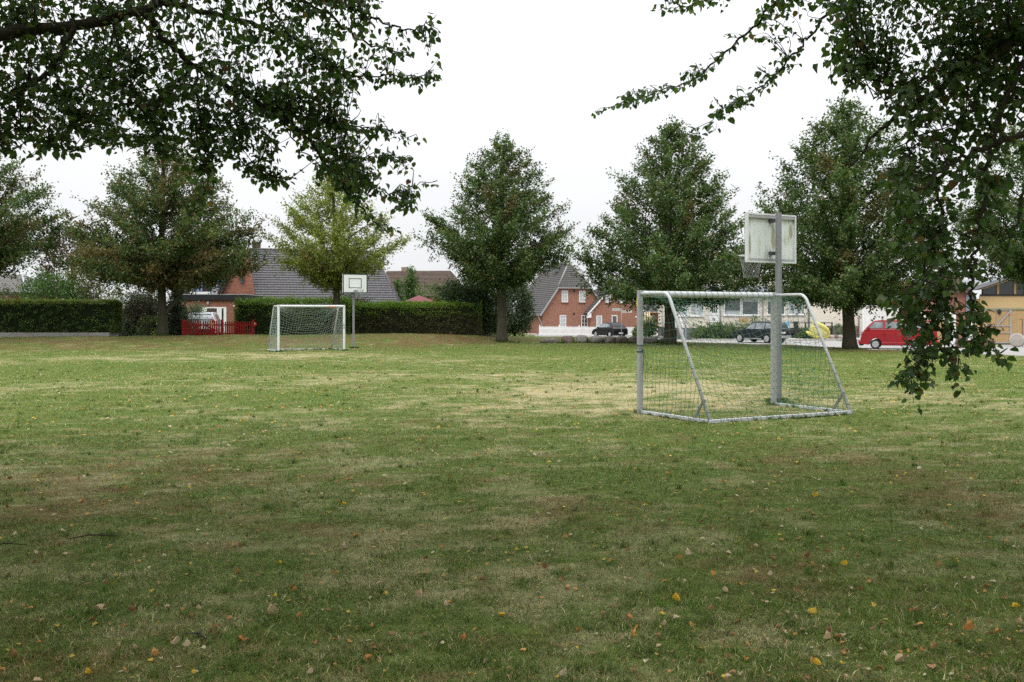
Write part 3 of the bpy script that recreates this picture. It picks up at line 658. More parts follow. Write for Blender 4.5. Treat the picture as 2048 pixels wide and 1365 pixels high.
# ------------------------------------------------------------------ the two big limes whose branches hang into the view
NEARPAL = [((.048,.095,.027),.36),((.068,.125,.036),.30),((.10,.165,.048),.22),((.135,.18,.085),.08),((.20,.14,.05),.02),((.13,.08,.04),.025)]
def inpoly(p, poly):
    x,y = p; c=False; j=len(poly)-1
    for i in range(len(poly)):
        xi,yi=poly[i]; xj,yj=poly[j]
        if (yi>y)!=(yj>y) and x<(xj-xi)*(y-yi)/(yj-yi)+xi: c = not c
        j=i
    return c
def hanging_lime(label, base, H, rt, limbs, regions, crown_c, crown_r, nfill, seed, keepout):
    rng = np.random.default_rng(seed); random.seed(seed)
    base = Vector(base); t_ = thing('overhanging_lime_tree', label, 'tree', base, 0)
    B = np.array(base)
    tb = MB(); hs = np.linspace(0,H,12)
    tb.tube([(math.sin(h*.6)*.06,math.cos(h*.5)*.05-.05,h) for h in hs],[rt*(1.4 if h<.1 else 1)*(1-.85*h/H) for h in hs],n=12,noise=.05)
    tb.build('trunk', M['bark'], t_, smooth=True, fix=False)
    lb = MB(); S = []      # sample points of all limbs
    for pts,r0,r1 in limbs:
        q = np.array([np.array(P(*p)) if not isinstance(p,np.ndarray) else p for p in pts])-B
        c = catmull(q, max(8,6*len(pts))); c = c+np.vstack([np.zeros(3),rng.normal(0,.012,(len(c)-1,3))])
        lb.tube(c,np.linspace(r0,r1,len(c)),n=6,cap=False)
        S.append(c)
    S_all = np.concatenate(S)
    Pp,Dd,Ss,Cc = [],[],[],[]
    def leaves_along(c, step, size, start=.15, hang=.7):
        seg = np.linalg.norm(np.diff(c,axis=0),axis=1); cum = np.concatenate([[0],seg.cumsum()]); L = cum[-1]
        n = max(2,int(L*(1-start)/step)); ss = np.linspace(start*L,L,n)+rng.normal(0,step*.3,n); ss = np.clip(ss,0,L)
        p = np.stack([np.interp(ss,cum,c[:,j]) for j in range(3)],1)
        tdir = unit(np.stack([np.interp(np.clip(ss+.05,0,L),cum,c[:,j])-np.interp(np.clip(ss-.05,0,L),cum,c[:,j]) for j in range(3)],1))
        side = unit(np.cross(tdir,np.array([0,0,1.0])+rng.normal(0,.2,(n,3))))*np.where(np.arange(n)%2,1,-1)[:,None]
        pet = side*rng.uniform(.01,.05,(n,1))+np.array([0,0,-1])*rng.uniform(0,.03,(n,1))
        dr = tdir*.35+side*.75+rng.normal(0,.38,(n,3))+np.array([0,0,-hang])
        Pp.append(p+pet); Dd.append(dr); Ss.append(size*rng.uniform(.6,1.2,n)); Cc.append(pick_cols(NEARPAL,n,rng)*rng.uniform(.8,1.2,(n,1)))
    for c,(pts,r0,r1) in zip(S,limbs):
        if r1 < .007:
            for _ in range(2): leaves_along(c,.05,.057,.3)
    for poly,nt_,(d0,d1),maxlen,size,step in regions:
        xs_=[p[0] for p in poly]; ys_=[p[1] for p in poly]; k=0; tries=0
        while k < nt_ and tries < nt_*60:
            tries += 1
            q = (rng.uniform(min(xs_),max(xs_)), rng.uniform(min(ys_),max(ys_)))
            if not inpoly(q,poly): continue
            d = rng.uniform(d0,d1); T = np.array(P(q[0],q[1],d))-B
            dist = np.linalg.norm(S_all-T,axis=1)
            # start from a limb point nearer to the trunk than the tip
            ok = np.where(np.linalg.norm(S_all,axis=1) < np.linalg.norm(T)+.15)[0]
            if len(ok)==0: continue
            j = ok[np.argmin(dist[ok])]; a = S_all[j]
            L = np.linalg.norm(T-a)
            if L < .12: continue
            if L > maxlen:
                a = T+(a-T)/L*maxlen*rng.uniform(.6,1)
            mid = (a+T)/2+np.array([0,0,.10*min(L,1.0)])+rng.normal(0,.05,3)
            c = catmull([a,mid,T],7)
            r_ = .0035+.0022*min(L,1.5)
            lb.tube(c,np.linspace(r_,.0018,7),n=4,cap=False)
            leaves_along(c,step,size,.1)
            k += 1
    # the rest of the crown, above and outside the picture
    m = 0; fp,fd,fs,fc = [],[],[],[]
    cen = np.array(crown_c)-B; cr = np.array(crown_r)
    while m < nfill:
        u = rng.normal(0,1,(4000,3)); u /= np.linalg.norm(u,axis=1,keepdims=True); u *= rng.uniform(.25,1.0,(4000,1))**.45
        p = cen+u*cr
        wld = p+B
        xx = np.where(wld[:,1]>.5, CX+F*wld[:,0]/np.maximum(wld[:,1],.5), -9999); vv = np.where(wld[:,1]>.5, HY-F*(wld[:,2]-EYE)/np.maximum(wld[:,1],.5), -9999)
        bad = (xx>-120)&(xx<2170)&(vv>-90)
        p = p[~bad & (wld[:,2]>2.6)]
        if len(p) == 0: break
        p = p+rng.normal(0,.05,p.shape); fp.append(p); m += len(p)
    fp = np.concatenate(fp)[:nfill]; n = len(fp)
    Pp.append(fp); Dd.append(rng.normal(0,.6,(n,3))+np.array([0,0,-.4])); Ss.append(rng.uniform(.12,.2,n)); Cc.append(pick_cols(NEARPAL,n,rng))
    for i in range(26):      # scaffold branches of that part
        tgt = fp[rng.integers(0,n)]; z0 = rng.uniform(.28,.8)*H
        c = catmull([np.array([0,0,z0]),tgt*.5+np.array([0,0,z0*.5+.3]),tgt],9)
        lb.tube(c,np.linspace(.07*(1-z0/H)+.02,.01,9),n=6,cap=False)
    pos=np.concatenate(Pp); dr=np.concatenate(Dd); sz=np.concatenate(Ss); cl=np.concatenate(Cc)
    # nothing outside the wanted silhouette
    nm = rng.normal(0,.45,pos.shape)+np.array([0,0,1.0])
    v,q,c = leaf_hearts(pos,dr,nm,sz,cl,rng)
    lb.build('branches', M['bark_dark'], t_, smooth=True, fix=False)
    np_obj('crown', v, quads=q, mat=M['leaf_near'], parent=t_, tint=c)
    print('canopy leaves', len(pos))
    return t_

LB = np.array([-5.6,6.4,0.0])
Lz = lambda z: LB+np.array([0,0,z])
L_limbs = [
 ([Lz(3.2),(-420,120,7.2),(0,68,7.6),(190,45,7.9),(320,5,8.2),(480,-70,8.6)],.072,.025),
 ([(200,44,7.9),(281,26,8.0),(334,83,8.1),(395,132,8.2),(483,185,8.3),(567,237,8.4),(620,281,8.5),(659,338,8.6),(703,395,8.7),(756,448,8.8),(796,461,8.9)],.032,.004),
 ([(611,264,8.5),(676,305,8.6),(699,337,8.7),(749,376,8.8),(781,387,8.8),(822,373,8.9),(872,362,9.0)],.012,.003),
 ([(483,185,8.3),(560,215,8.3),(632,241,8.2),(676,247,8.2),(711,255,8.2),(778,264,8.1),(837,276,8.1)],.012,.003),
 ([(630,285,8.5),(676,300,8.4),(725,311,8.3),(790,312,8.2),(826,316,8.2)],.008,.003),
 ([(320,5,8.2),(450,35,8.3),(560,66,8.4),(640,110,8.5),(705,150,8.6),(775,153,8.6),(866,154,8.7)],.022,.003),
 ([(450,-60,8.5),(600,-20,8.4),(690,8,8.3),(745,36,8.2),(798,58,8.2),(838,55,8.2),(872,30,8.2)],.018,.003),
 ([(395,132,8.2),(393,190,8.1),(402,250,8.0),(412,300,7.9),(416,345,7.9),(406,395,7.9),(374,432,7.9)],.008,.003),
 ([(225,36,7.9),(240,105,7.7),(262,130,7.6),(272,180,7.5),(277,228,7.5)],.012,.003),
 ([(225,70,7.9),(212,150,8.2),(205,225,8.3),(226,300,8.4)],.010,.003),
 ([(150,50,7.8),(105,140,7.6),(50,170,7.5),(0,210,7.4),(-60,240,7.4)],.028,.006),
 ([(105,140,7.6),(132,205,7.6),(140,250,7.5),(100,290,7.5)],.012,.003),
 ([(60,160,7.5),(30,230,7.3),(70,280,7.2),(140,302,7.2)],.010,.003),
 ([(480,185,8.3),(475,245,8.2),(470,300,8.1),(492,332,8.1),(545,352,8.1),(570,366,8.1)],.009,.003),
 ([(395,132,8.2),(350,170,8.0),(320,230,7.9),(330,310,7.9)],.010,.003),
 ([(560,237,8.4),(600,300,8.5),(640,325,8.5),(650,345,8.5)],.007,.003),
 ([(180,-80,7.6),(330,-60,7.4),(520,-30,7.4),(640,20,7.5),(720,80,7.6),(790,100,7.6),(818,98,7.6)],.02,.003),
 ([(-420,120,7.2),(-200,200,7.3),(-60,250,7.4),(20,300,7.4)],.03,.004),
 ([(620,281,8.5),(655,300,8.6),(700,335,8.7),(745,350,8.7)],.006,.003),
]
L_reg = [
 ([(-60,-60),(700,-60),(690,20),(680,120),(640,170),(560,190),(480,180),(400,200),(330,180),(250,160),(150,170),(60,120),(-60,150)], 520,(7.2,9.2),.7,.054,.044),
 ([(-60,120),(120,140),(150,240),(160,298),(60,306),(-60,280)], 190,(7.0,8.0),.55,.054,.045),
 ([(150,150),(330,170),(340,300),(235,296),(185,250)], 170,(7.3,8.3),.5,.054,.045),
 ([(330,170),(480,180),(560,240),(560,300),(470,290),(430,340),(400,430),(372,440),(395,360),(340,300)], 200,(7.6,8.4),.5,.054,.045),
 ([(480,180),(680,130),(720,150),(690,215),(700,250),(760,262),(740,285),(700,300),(715,350),(745,385),(700,390),(640,320),(560,250)], 240,(8.0,8.9),.45,.054,.042),
 ([(470,320),(555,345),(575,368),(520,368),(480,350)], 26,(8.0,8.3),.35,.054,.042),
 ([(640,330),(690,350),(760,440),(795,465),(745,440),(690,390)], 34,(8.5,8.9),.35,.054,.042),
 ([(760,385),(835,372),(830,420),(800,425),(770,400)], 20,(8.7,9.0),.3,.054,.042),
 ([(735,240),(830,272),(840,290),(770,285)], 14,(8.0,8.2),.3,.054,.042),
 ([(740,300),(826,308),(822,330),(745,330)], 14,(8.1,8.4),.3,.054,.042),
 ([(715,145),(800,145),(868,150),(860,170),(720,175)], 16,(8.5,8.7),.3,.054,.042),
 ([(700,40),(760,62),(815,64),(800,110),(700,130),(680,80)], 26,(8.1,8.6),.4,.054,.042),
 ([(825,50),(875,30),(875,80),(840,85)], 8,(8.1,8.3),.25,.054,.045),
 ([(690,300),(735,330),(772,365),(750,400),(700,370)], 22,(8.5,8.9),.35,.054,.042),
 ([(690,-40),(770,0),(760,18),(700,10)], 26,(8.0,8.6),.4,.054,.042),
]
hanging_lime('big lime tree whose leafy branches hang in from the upper left', LB, 10.5, .26, L_limbs, L_reg, (-4.9,5.2,7.0), (5.6,5.9,4.2), 20000, 61, None)

RB = np.array([6.0,6.2,0.0])
Rz = lambda z: RB+np.array([0,0,z])
R_limbs = [
 ([Rz(4.6),(2500,-160,7.2),(2080,-150,7.6),(1750,-90,8.4),(1562,0,9.4),(1508,53,9.6),(1452,105,9.7),(1386,160,9.8),(1320,183,9.9),(1250,205,9.9),(1188,222,10.0)],.022,.002),
 ([(2080,-60,7.4),(1850,-40,8.0),(1666,26,8.8),(1632,62,9.0),(1590,105,9.1),(1552,148,9.2),(1518,175,9.3),(1470,205,9.3),(1420,240,9.4),(1362,280,9.4)],.016,.002),
 ([(1700,-70,8.6),(1560,-30,9.2),(1450,-12,9.6),(1380,10,9.8),(1318,20,9.9)],.010,.003),
 ([Rz(4.0),(2450,-20,6.6),(2150,60,6.8),(1980,110,7.0),(1860,190,7.2),(1770,250,7.3),(1700,330,7.4)],.06,.006),
 ([(2000,100,7.0),(1945,210,6.9),(1920,245,6.9),(1887,340,6.9),(1878,441,6.9),(1880,494,6.9),(1887,576,7.0)],.018,.005),
 ([(2060,90,6.9),(1990,260,6.8),(1964,400,6.8),(1958,472,6.8),(1944,535,6.8),(1941,576,6.8),(1947,605,6.8),(1962,650,6.8),(1984,690,6.8),(2004,722,6.8)],.018,.002),
 ([(1887,576,7.0),(1870,640,7.0),(1850,700,7.0),(1832,760,7.0),(1822,806,7.0)],.005,.0015),
 ([(1880,560,6.9),(1880,650,6.9),(1905,730,6.9),(1924,784,6.9)],.005,.0015),
 ([(1878,441,6.9),(1850,520,7.1),(1838,600,7.2),(1800,650,7.3)],.007,.003),
 ([(1860,190,7.2),(1800,180,7.4),(1745,160,7.5),(1690,172,7.6)],.012,.003),
 ([(1900,330,6.5),(1840,380,6.3),(1800,370,6.2),(1770,345,6.1)],.010,.003),
 ([(2150,60,6.8),(2080,300,6.6),(2040,420,6.6),(2010,520,6.6)],.02,.004),
 ([Rz(3.8),(2500,150,6.3),(2250,200,6.5),(2060,260,6.6),(1960,300,6.6),(1900,330,6.5)],.05,.01),
 ([(1860,190,7.2),(1820,280,7.3),(1800,350,7.3),(1790,430,7.3),(1805,500,7.3)],.010,.003),
]
R_reg = [
 ([(1830,-60),(2110,-60),(2110,230),(1960,230),(1880,150)], 150,(6.5,8.0),.6,.058,.044),
 ([(1622,-60),(2110,-60),(2110,240),(1960,260),(1830,250),(1770,160),(1700,160),(1660,120),(1630,66)], 320,(6.6,8.6),.7,.056,.044),
 ([(1770,160),(1960,200),(2110,240),(2110,350),(1980,420),(1960,560),(1800,500),(1790,420),(1760,360),(1700,335),(1720,300),(1790,245)], 190,(6.4,7.6),.6,.057,.045),
 ([(1790,430),(1960,420),(1965,600),(1940,680),(1860,640),(1830,600),(1810,540)], 84,(6.6,7.2),.5,.056,.045),
 ([(1760,590),(1850,570),(1890,620),(1865,680),(1795,672)], 44,(6.8,7.2),.4,.068,.045),
 ([(1840,640),(1900,650),(1905,690),(1860,745),(1815,780),(1790,770),(1820,720)], 40,(6.8,7.1),.35,.057,.045),
 ([(1880,640),(1960,630),(2010,660),(2005,720),(1960,690),(1930,745),(1900,740)], 34,(6.7,7.0),.35,.057,.045),
 ([(1560,-60),(1640,-60),(1640,0),(1580,60),(1500,85),(1490,60),(1550,20)], 40,(9.0,9.7),.4,.057,.045),
 ([(1300,-40),(1500,-40),(1470,20),(1390,20),(1320,35)], 26,(9.4,9.9),.45,.057,.045),
 ([(1500,50),(1450,100),(1390,160),(1300,195),(1230,215),(1240,195),(1330,165),(1400,130)], 34,(9.5,9.9),.22,.057,.05),
 ([(1600,95),(1550,150),(1500,190),(1420,240),(1400,232),(1480,180),(1550,120)], 24,(9.0,9.4),.22,.057,.05),
 ([(1440,215),(1465,225),(1420,270),(1375,285),(1400,255)], 6,(9.2,9.4),.25,.08,.06),
 ([(1640,120),(1700,100),(1700,170),(1665,195)], 12,(8.6,9.0),.35,.075,.055),
]
hanging_lime('big lime tree whose leafy branches hang down at the right edge', RB, 10.5, .26, R_limbs, R_reg, (5.6,5.0,7.0), (5.8,5.9,4.3), 20000, 62, None)
# ------------------------------------------------------------------ small goals
W_G, D_G, H_G, T_G = 2.91, 1.75, 2.0, .78
def strand(mb, pts, r): mb.tube(pts, r, n=3, cap=False)
def make_goal(label, loc, rz, post_m, bar_m, net_m, nr, seed, sticker=True):
    rng = np.random.default_rng(seed)
    g = thing('football_goal', label, 'goal', loc, rz, 'small football goals on the lawn')
    for u in (0, W_G):                                   # uprights: oval aluminium profiles
        prof = [(math.cos(a)*.055*(1 if abs(math.cos(a))<.9 else .95), math.sin(a)*.048) for a in np.linspace(0,2*math.pi,16,endpoint=False)]
        MB().prism([(u+a,b,-.04) for a,b in prof],(0,0,H_G+.045)).build('post', post_m, g, bevel=.006)
    MB().prism([(.056,math.cos(a)*.048,H_G-.05+math.sin(a)*.052) for a in np.linspace(0,2*math.pi,16,endpoint=False)],(W_G-.112,0,0)).build('crossbar', bar_m, g, smooth=False, bevel=.006)
    # side frames run back from the top corners, bend and slope down to the ground (local -y is behind the goal)
    for u in (.0, W_G):
        arc = [(u,-.03,H_G-.045)]+[(u,-(T_G-.16),H_G-.045)]+[(u,-(T_G-.16)-.20*math.sin(a),H_G-.045-.20*(1-math.cos(a))) for a in np.linspace(.2,1.15,6)]
        arc += [(u,-D_G,.03)]
        MB().tube(arc,.027,n=10).build('back_stay', bar_m, g, smooth=True)
        MB().bar((u,-.05,.03),(u,-D_G-.03,.03),.05,.05).build('side_rail', bar_m, g, bevel=.006)
        MB().bar((u,-D_G+.36,.05),(u,-D_G+.135,.36),.025,.035).build('brace', M['steel'], g)
    MB().bar((.026,-D_G,.032),(W_G-.026,-D_G,.032),.05,.055).build('back_rail', bar_m, g, bevel=.006)
    # net
    nb = MB()
    prof_edge = np.array([(0,H_G-.07),(-.35,H_G-.07),(-T_G+.05,H_G-.09),(-1.12,1.25),(-1.42,.68),(-D_G+.02,.04)])
    prof_mid  = np.array([(0,H_G-.07),(-.24,H_G-.33),(-.58,H_G-.70),(-.92,.95),(-1.34,.42),(-D_G+.03,.035)])
    ce = catmull(np.c_[prof_edge,np.zeros(6)],25)[:,:2]; cm = catmull(np.c_[prof_mid,np.zeros(6)],25)[:,:2]
    nu = 27; us = np.linspace(0,1,nu)
    grid = np.zeros((nu,25,3))
    for i,u in enumerate(us):
        k = abs(2*u-1)**2.2
        q = ce*k+cm*(1-k); grid[i,:,0] = u*W_G+.04*np.sin(q[:,1]*2.1+u*5)*(1-k); grid[i,:,1:] = q
    grid += rng.normal(0,.011,grid.shape); grid[:,:,0] += (fbm(grid[:,:,0]*2+seed,grid[:,:,2]*2,2)-.5)*.12
    grid[0,:,0] = 0; grid[-1,:,0] = W_G
    grid[:,:,2] = np.maximum(grid[:,:,2],.03)
    for i in range(nu): strand(nb, grid[i], nr)
    for j in range(25): strand(nb, grid[:,j], nr)
    for u in (0,W_G):                                    # side nets
        for y in np.linspace(-.12,-1.6,14):
            top = H_G-.07 if y>-T_G+.1 else np.interp(-y,[T_G-.1,D_G],[H_G-.12,.05])
            zs = np.linspace(.04,top,max(2,int(top/.11)))
            strand(nb,[(u+rng.normal(0,.012)+.05*math.sin(z*2.2+y),y+rng.normal(0,.008)-.05*(1-z/2),z) for z in zs],nr)
        for z in np.arange(.12,H_G-.08,.115):
            back = np.interp(z,[.05,H_G-.12],[D_G,T_G-.1]); ys_ = np.linspace(-.03,-back,max(3,int(back/.11)))
            sag = rng.uniform(.0,.05)
            strand(nb,[(u+rng.normal(0,.012)+.05*math.sin(z*2.2+y),y,z-sag*math.sin(math.pi*(-y/back))+rng.normal(0,.008)) for y in ys_],nr)
    # lacing round the bars
    for z in np.arange(.15,1.9,.16):
        for u in (0,W_G):
            y = -np.interp(z,[.05,H_G-.25],[D_G,T_G+.04]); a = np.linspace(0,2*math.pi,8)
            strand(nb,[(u+.031*math.cos(t),y+.031*math.sin(t),z+.02*t/6) for t in a],nr*1.1)
    for u in np.arange(.15,W_G,.13):
        a = np.linspace(0,2*math.pi,8); strand(nb,[(u+.012*t,-D_G+.040*math.cos(t),.034+.042*math.sin(t)) for t in a],nr*1.1)
        strand(nb,[(u+.008*t,.056*math.cos(t),H_G-.05+.058*math.sin(t)) for t in a],nr*1.0)
    for k in range(9):                                   # knotted cord round the first post
        a = np.linspace(0,2*math.pi,9); zz = 1.06+rng.uniform(-.08,.12)
        strand(nb,[(.060*math.cos(t),.054*math.sin(t),zz+rng.uniform(-.015,.015)) for t in a],nr*1.3)
    for k in range(3):
        x0 = rng.uniform(-.02,.06); strand(nb,[(x0,-.06,1.05),(x0+.03,-.08,.8+.1*k),(x0+.01,-.07,.55+.1*k)],nr*1.4)
    nb.build('net', net_m, g, fix=False)
    return g
gA = P(1280,828,16.26); gA.z = float(gz(gA.x,gA.y)); ang = math.atan2(1.40,2.55)
goal = make_goal('grey nearer goal with green net, seen from behind', gA, ang, M['alu'], M['goal_bar'], M['cord_green'], .0030, 2)
MB().box2(-.058,-.0555,-.012,.012,1.74,1.87).build('sticker', M['yellow'], goal)
fl = Vector((-9.92,42.3,0)); fr_ = Vector((-7.36,43.7,0)); fl.z = float(gz(fl.x,fl.y))
# the far goal faces this way: turned round, its origin is the right hand post
fo = fl+Vector((math.cos(ang),math.sin(ang),0))*W_G
goal2 = make_goal('white farther goal with pale sagging net before the hedge', fo, ang+math.pi, M['alu_white'], M['alu_white'], M['cord_white'], .005, 3)
MB().bar((.75,.0505,H_G-.07),(.38,.0505,H_G-.07),.003,.035).build('scuff', M['orange'], goal2)

# ------------------------------------------------------------------ basketball stands
def boardmat(name, stained):
    m, nt, b = newmat(name)
    tc = N(nt,'ShaderNodeTexCoord'); mp = N(nt,'ShaderNodeMapping'); mp.inputs['Scale'].default_value = (26,26,1.3)
    nt.links.new(tc.outputs['Object'],mp.inputs[0])
    nz = N(nt,'ShaderNodeTexNoise'); nz.inputs['Scale'].default_value = 1; nz.inputs['Detail'].default_value = 6; nt.links.new(mp.outputs[0],nz.inputs['Vector'])
    n2 = N(nt,'ShaderNodeTexNoise'); n2.inputs['Scale'].default_value = 4.5; n2.inputs['Detail'].default_value = 5; nt.links.new(tc.outputs['Object'],n2.inputs['Vector'])
    ad = N(nt,'ShaderNodeMath',operation='MULTIPLY'); nt.links.new(nz.outputs['Fac'],ad.inputs[0]); nt.links.new(n2.outputs['Fac'],ad.inputs[1])
    r1 = ramp(nt,[(.22,(.66,.69,.67)),(.34,(.52,.56,.50) if stained else (.68,.70,.69)),(.46,(.26,.27,.12) if stained else (.6,.62,.6))]); nt.links.new(ad.outputs[0],r1.inputs[0])
    out = r1.outputs[0]
    if stained:                      # two streaks of algae running down the panel
        sp = N(nt,'ShaderNodeSeparateXYZ'); nt.links.new(tc.outputs['Object'],sp.inputs[0])
        for xc,hw,zlo,zhi in ((-.07,.055,2.74,3.28),(-.50,.05,2.98,3.30),(.50,.03,2.66,3.1)):
            def mth(op,a,b_):
                n = N(nt,'ShaderNodeMath',operation=op)
                for k,q in enumerate((a,b_)):
                    if q is None: continue
                    if isinstance(q,(int,float)): n.inputs[k].default_value = q
                    else: nt.links.new(q,n.inputs[k])
                return n.outputs[0]
            ax_ = mth('DIVIDE',mth('ABSOLUTE',mth('SUBTRACT',sp.outputs[0],xc),None),hw)
            az_ = mth('DIVIDE',mth('ABSOLUTE',mth('SUBTRACT',sp.outputs[2],(zlo+zhi)/2),None),(zhi-zlo)/2)
            s_ = mth('ADD',mth('POWER',ax_,1.6),mth('POWER',az_,2.4))
            s_ = mth('ADD',s_,mth('MULTIPLY',mth('SUBTRACT',n2.outputs['Fac'],.5),2.2)); s_ = mth('ADD',s_,mth('MULTIPLY',mth('SUBTRACT',nz.outputs['Fac'],.5),1.2))
            mr_ = N(nt,'ShaderNodeMapRange'); mr_.inputs[1].default_value = 1.1; mr_.inputs[2].default_value = .35; mr_.inputs[4].default_value = .75; nt.links.new(s_,mr_.inputs[0])
            mx_ = N(nt,'ShaderNodeMix',data_type='RGBA'); nt.links.new(mr_.outputs[0],mx_.inputs[0]); nt.links.new(out,mx_.inputs[6]); mx_.inputs[7].default_value = (.19,.19,.07,1); out = mx_.outputs[2]
    nt.links.new(out,b.inputs['Base Color']); b.inputs['Roughness'].default_value = .55
    return m
M['board'] = boardmat('white_board_face', False); M['board_stained'] = boardmat('algae_stained_board', True)
def make_hoop(label, loc, rz):
    """local -y: playing side with the rim; the pole stands at the origin"""
    t_ = thing('basketball_stand', label, 'basketball hoop', loc, rz, 'basketball stands')
    # grooved square pole profile
    prof = [(-.05,-.05),(-.018,-.05),(-.012,-.042),(.012,-.042),(.018,-.05),(.05,-.05),(.05,-.018),(.042,-.012),(.042,.012),(.05,.018),(.05,.05),(.018,.05),(.012,.042),(-.012,.042),(-.018,.05),(-.05,.05),(-.05,.018),(-.042,.012),(-.042,-.012),(-.05,-.018)]
    MB().prism([(a*.8,b_*.8,0) for a,b_ in prof],(0,0,3.46)).build('pole', M['steel'], t_)
    bp_ = MB().box2(-.16,.16,-.14,.14,-.03,.02)
    for sx in (-1,1):
        for sy in (-1,1): bp_.lathe([(.016,0),(.016,.05)],6,(sx*.12,sy*.1,.02))
    bp_.build('base_plate', M['darksteel'], t_)
    zb, zt, y0 = 2.55, 3.45, -.21
    bo = MB().box2(-.585,.585,y0-.018,y0,zb+.03,zt-.03); o = bo.build('backboard', M['board_stained'], t_)
    # frame round the back
    fb = MB()
    fb.box2(-.60,.60,y0-.0195,y0+.05,zt-.03,zt); fb.box2(-.60,.60,y0-.0195,y0+.05,zb,zb+.03)
    fb.box2(-.60,-.57,y0-.0195,y0+.05,zb+.031,zt-.031); fb.box2(.57,.60,y0-.0195,y0+.05,zb+.031,zt-.031)
    fb.build('board_frame', M['alu_white'], o)
    MB().box2(-.565,.565,y0+.002,y0+.045,zt-.085,zt-.035).build('stiffener', M['alu'], o); MB().box2(-.565,.565,y0+.002,y0+.03,zb+.035,zb+.075).build('stiffener', M['alu'], o)
    # painted face: black border and target square
    yf = y0-.0225
    pf = MB().box2(-.585,.585,yf,yf+.0035,zb+.032,zt-.032)
    pf.build('face', M['board'], o)
    ln = MB(); y1 = yf-.003
    for x0,x1,z0,z1 in ((-.60,.60,zt-.045,zt),(-.60,.60,zb,zb+.045),(-.60,-.555,zb+.046,zt-.046),(.555,.60,zb+.046,zt-.046),
                        (-.31,.31,zb+.66,zb+.69),(-.31,.31,zb+.235,zb+.265),(-.31,-.28,zb+.266,zb+.659),(.28,.31,zb+.266,zb+.659)):
        ln.box2(x0,x1,y1-.001,y1+.002,z0,z1)
    ln.build('black_line', M['black'], o)
    for zq in (zb+.14,zt-.16): MB().box2(-.045,.045,y0+.001,-.051,zq,zq+.06).build('bracket', M['darksteel'], t_)
    MB().box2(.051,.15,-.10,-.05,zb+.15,zb+.20).build('clamp', M['darksteel'], t_)
    rm = MB(); zr = zb+.16; yc = y0-.29-.225
    rm.tube([(.225*math.cos(a),yc+.225*math.sin(a),zr) for a in np.linspace(0,2*math.pi,29)],.010,n=8,cap=False)
    rm.box2(-.07,.07,y0-.10,y0-.03,zr-.06,zr+.012); rm.box2(-.05,.05,y0-.30,y0-.101,zr-.02,zr+.008); rm.bar((-.07,y0-.06,zr-.05),(-.16,yc+.16,zr-.005),.012,.012); rm.bar((.07,y0-.06,zr-.05),(.16,yc+.16,zr-.005),.012,.012)
    r_ = rm.build('rim', M['alu_white'], t_, smooth=False)
    nb = MB(); k = 14; rng = np.random.default_rng(8)
    for i in range(k):
        for s in (-1,1):
            pts=[]
            for j in range(7):
                a = 2*math.pi*(i+s*j*.5)/k; rr = .22-.085*(j/6)**.7
                pts.append((rr*math.cos(a)+rng.normal(0,.006),yc+rr*math.sin(a)+rng.normal(0,.006),zr-.07*j))
            nb.tube(pts,.0042,n=3,cap=False)
    nb.build('chain_net', M['steel'], r_, fix=False)
    return t_, o
hp = P(1557,808,18.2); hp.z = float(gz(hp.x,hp.y))
# nearer stand plays towards the far goal: local -y points along (-sin, cos)
hoop, ob = make_hoop('near basketball stand showing the stained back of its board', hp, ang+math.pi)
hq = P(707,697,46.3); hq.z = float(gz(hq.x,hq.y))
hoop2 = copy_thing(hoop, hq, ang, 'far basketball stand with white black-bordered board facing this way')

# ------------------------------------------------------------------ boulders along the bank
M['stone_pale'] = mat('pale_boulder', (.235,.215,.20), .9, .2, .45, 4, 1.0, 9, dirt=(.09,.08,.055), dirt_amt=.9)
M['stone_brown'] = mat('brown_boulder', (.15,.12,.105), .9, .2, .5, 4, 1.0, 9, dirt=(.05,.045,.03), dirt_amt=.9)
bx = [(1078,1122,.22,'lowest flat boulder at the left end of the stone row'),(1122,1150,.28,'second boulder from the left in the stone row'),(1150,1178,.30,'third boulder from the left, pale top, in the stone row'),
      (1178,1207,.28,'fourth boulder from the left in the stone row'),(1205,1233,.28,'boulder below the rear of the black small car'),(1230,1256,.30,'boulder below the street name post'),(1252,1285,.26,'dark boulder just left of the near goal post'),
      (1284,1318,.24,'dark boulder seen through the net, first right of the goal post'),(1316,1350,.22,'last dark boulder of the row beside the lime trunk')]
for i,(x0,x1,h,lab) in enumerate(bx):
    random.seed(100+i); d = 54.6-.1*i; wd = (x1-x0)/F*d*(.86+.08*(i%2)); c = Vector((px((x0+x1)/2,d),d,0)); c.z = float(gz(c.x,c.y-.3))-.04
    bm = bmesh.new(); bmesh.ops.create_icosphere(bm,subdivisions=3,radius=1)
    for v in bm.verts:
        p = v.co.copy(); k = 3.0; l = (abs(p.x)**k+abs(p.y)**k+abs(p.z)**k)**(1/k); p = p/l
        nzv = float(fbm(np.array(p.x*1.6+i*5),np.array(p.y*1.6+p.z*1.3+i),3)-.5)
        p *= 1+.5*nzv
        v.co = Vector((p.x*wd/2,p.y*.42,(p.z*.5+.36)*h*1.75))
    me = bpy.data.meshes.new('boulder'); bm.to_mesh(me); bm.free(); me.materials.append((M['stone'],M['stone_pale'],M['stone_brown'])[(i*2+i//3)%3])
    me.polygons.foreach_set('use_smooth',[True]*len(me.polygons))
    o = bpy.data.objects.new('boulder',me); COL.objects.link(o); o.location = c; o.rotation_euler = (0,0,random.uniform(-.15,.15))
    tag(o,lab,'boulder','stone row along the grass bank')

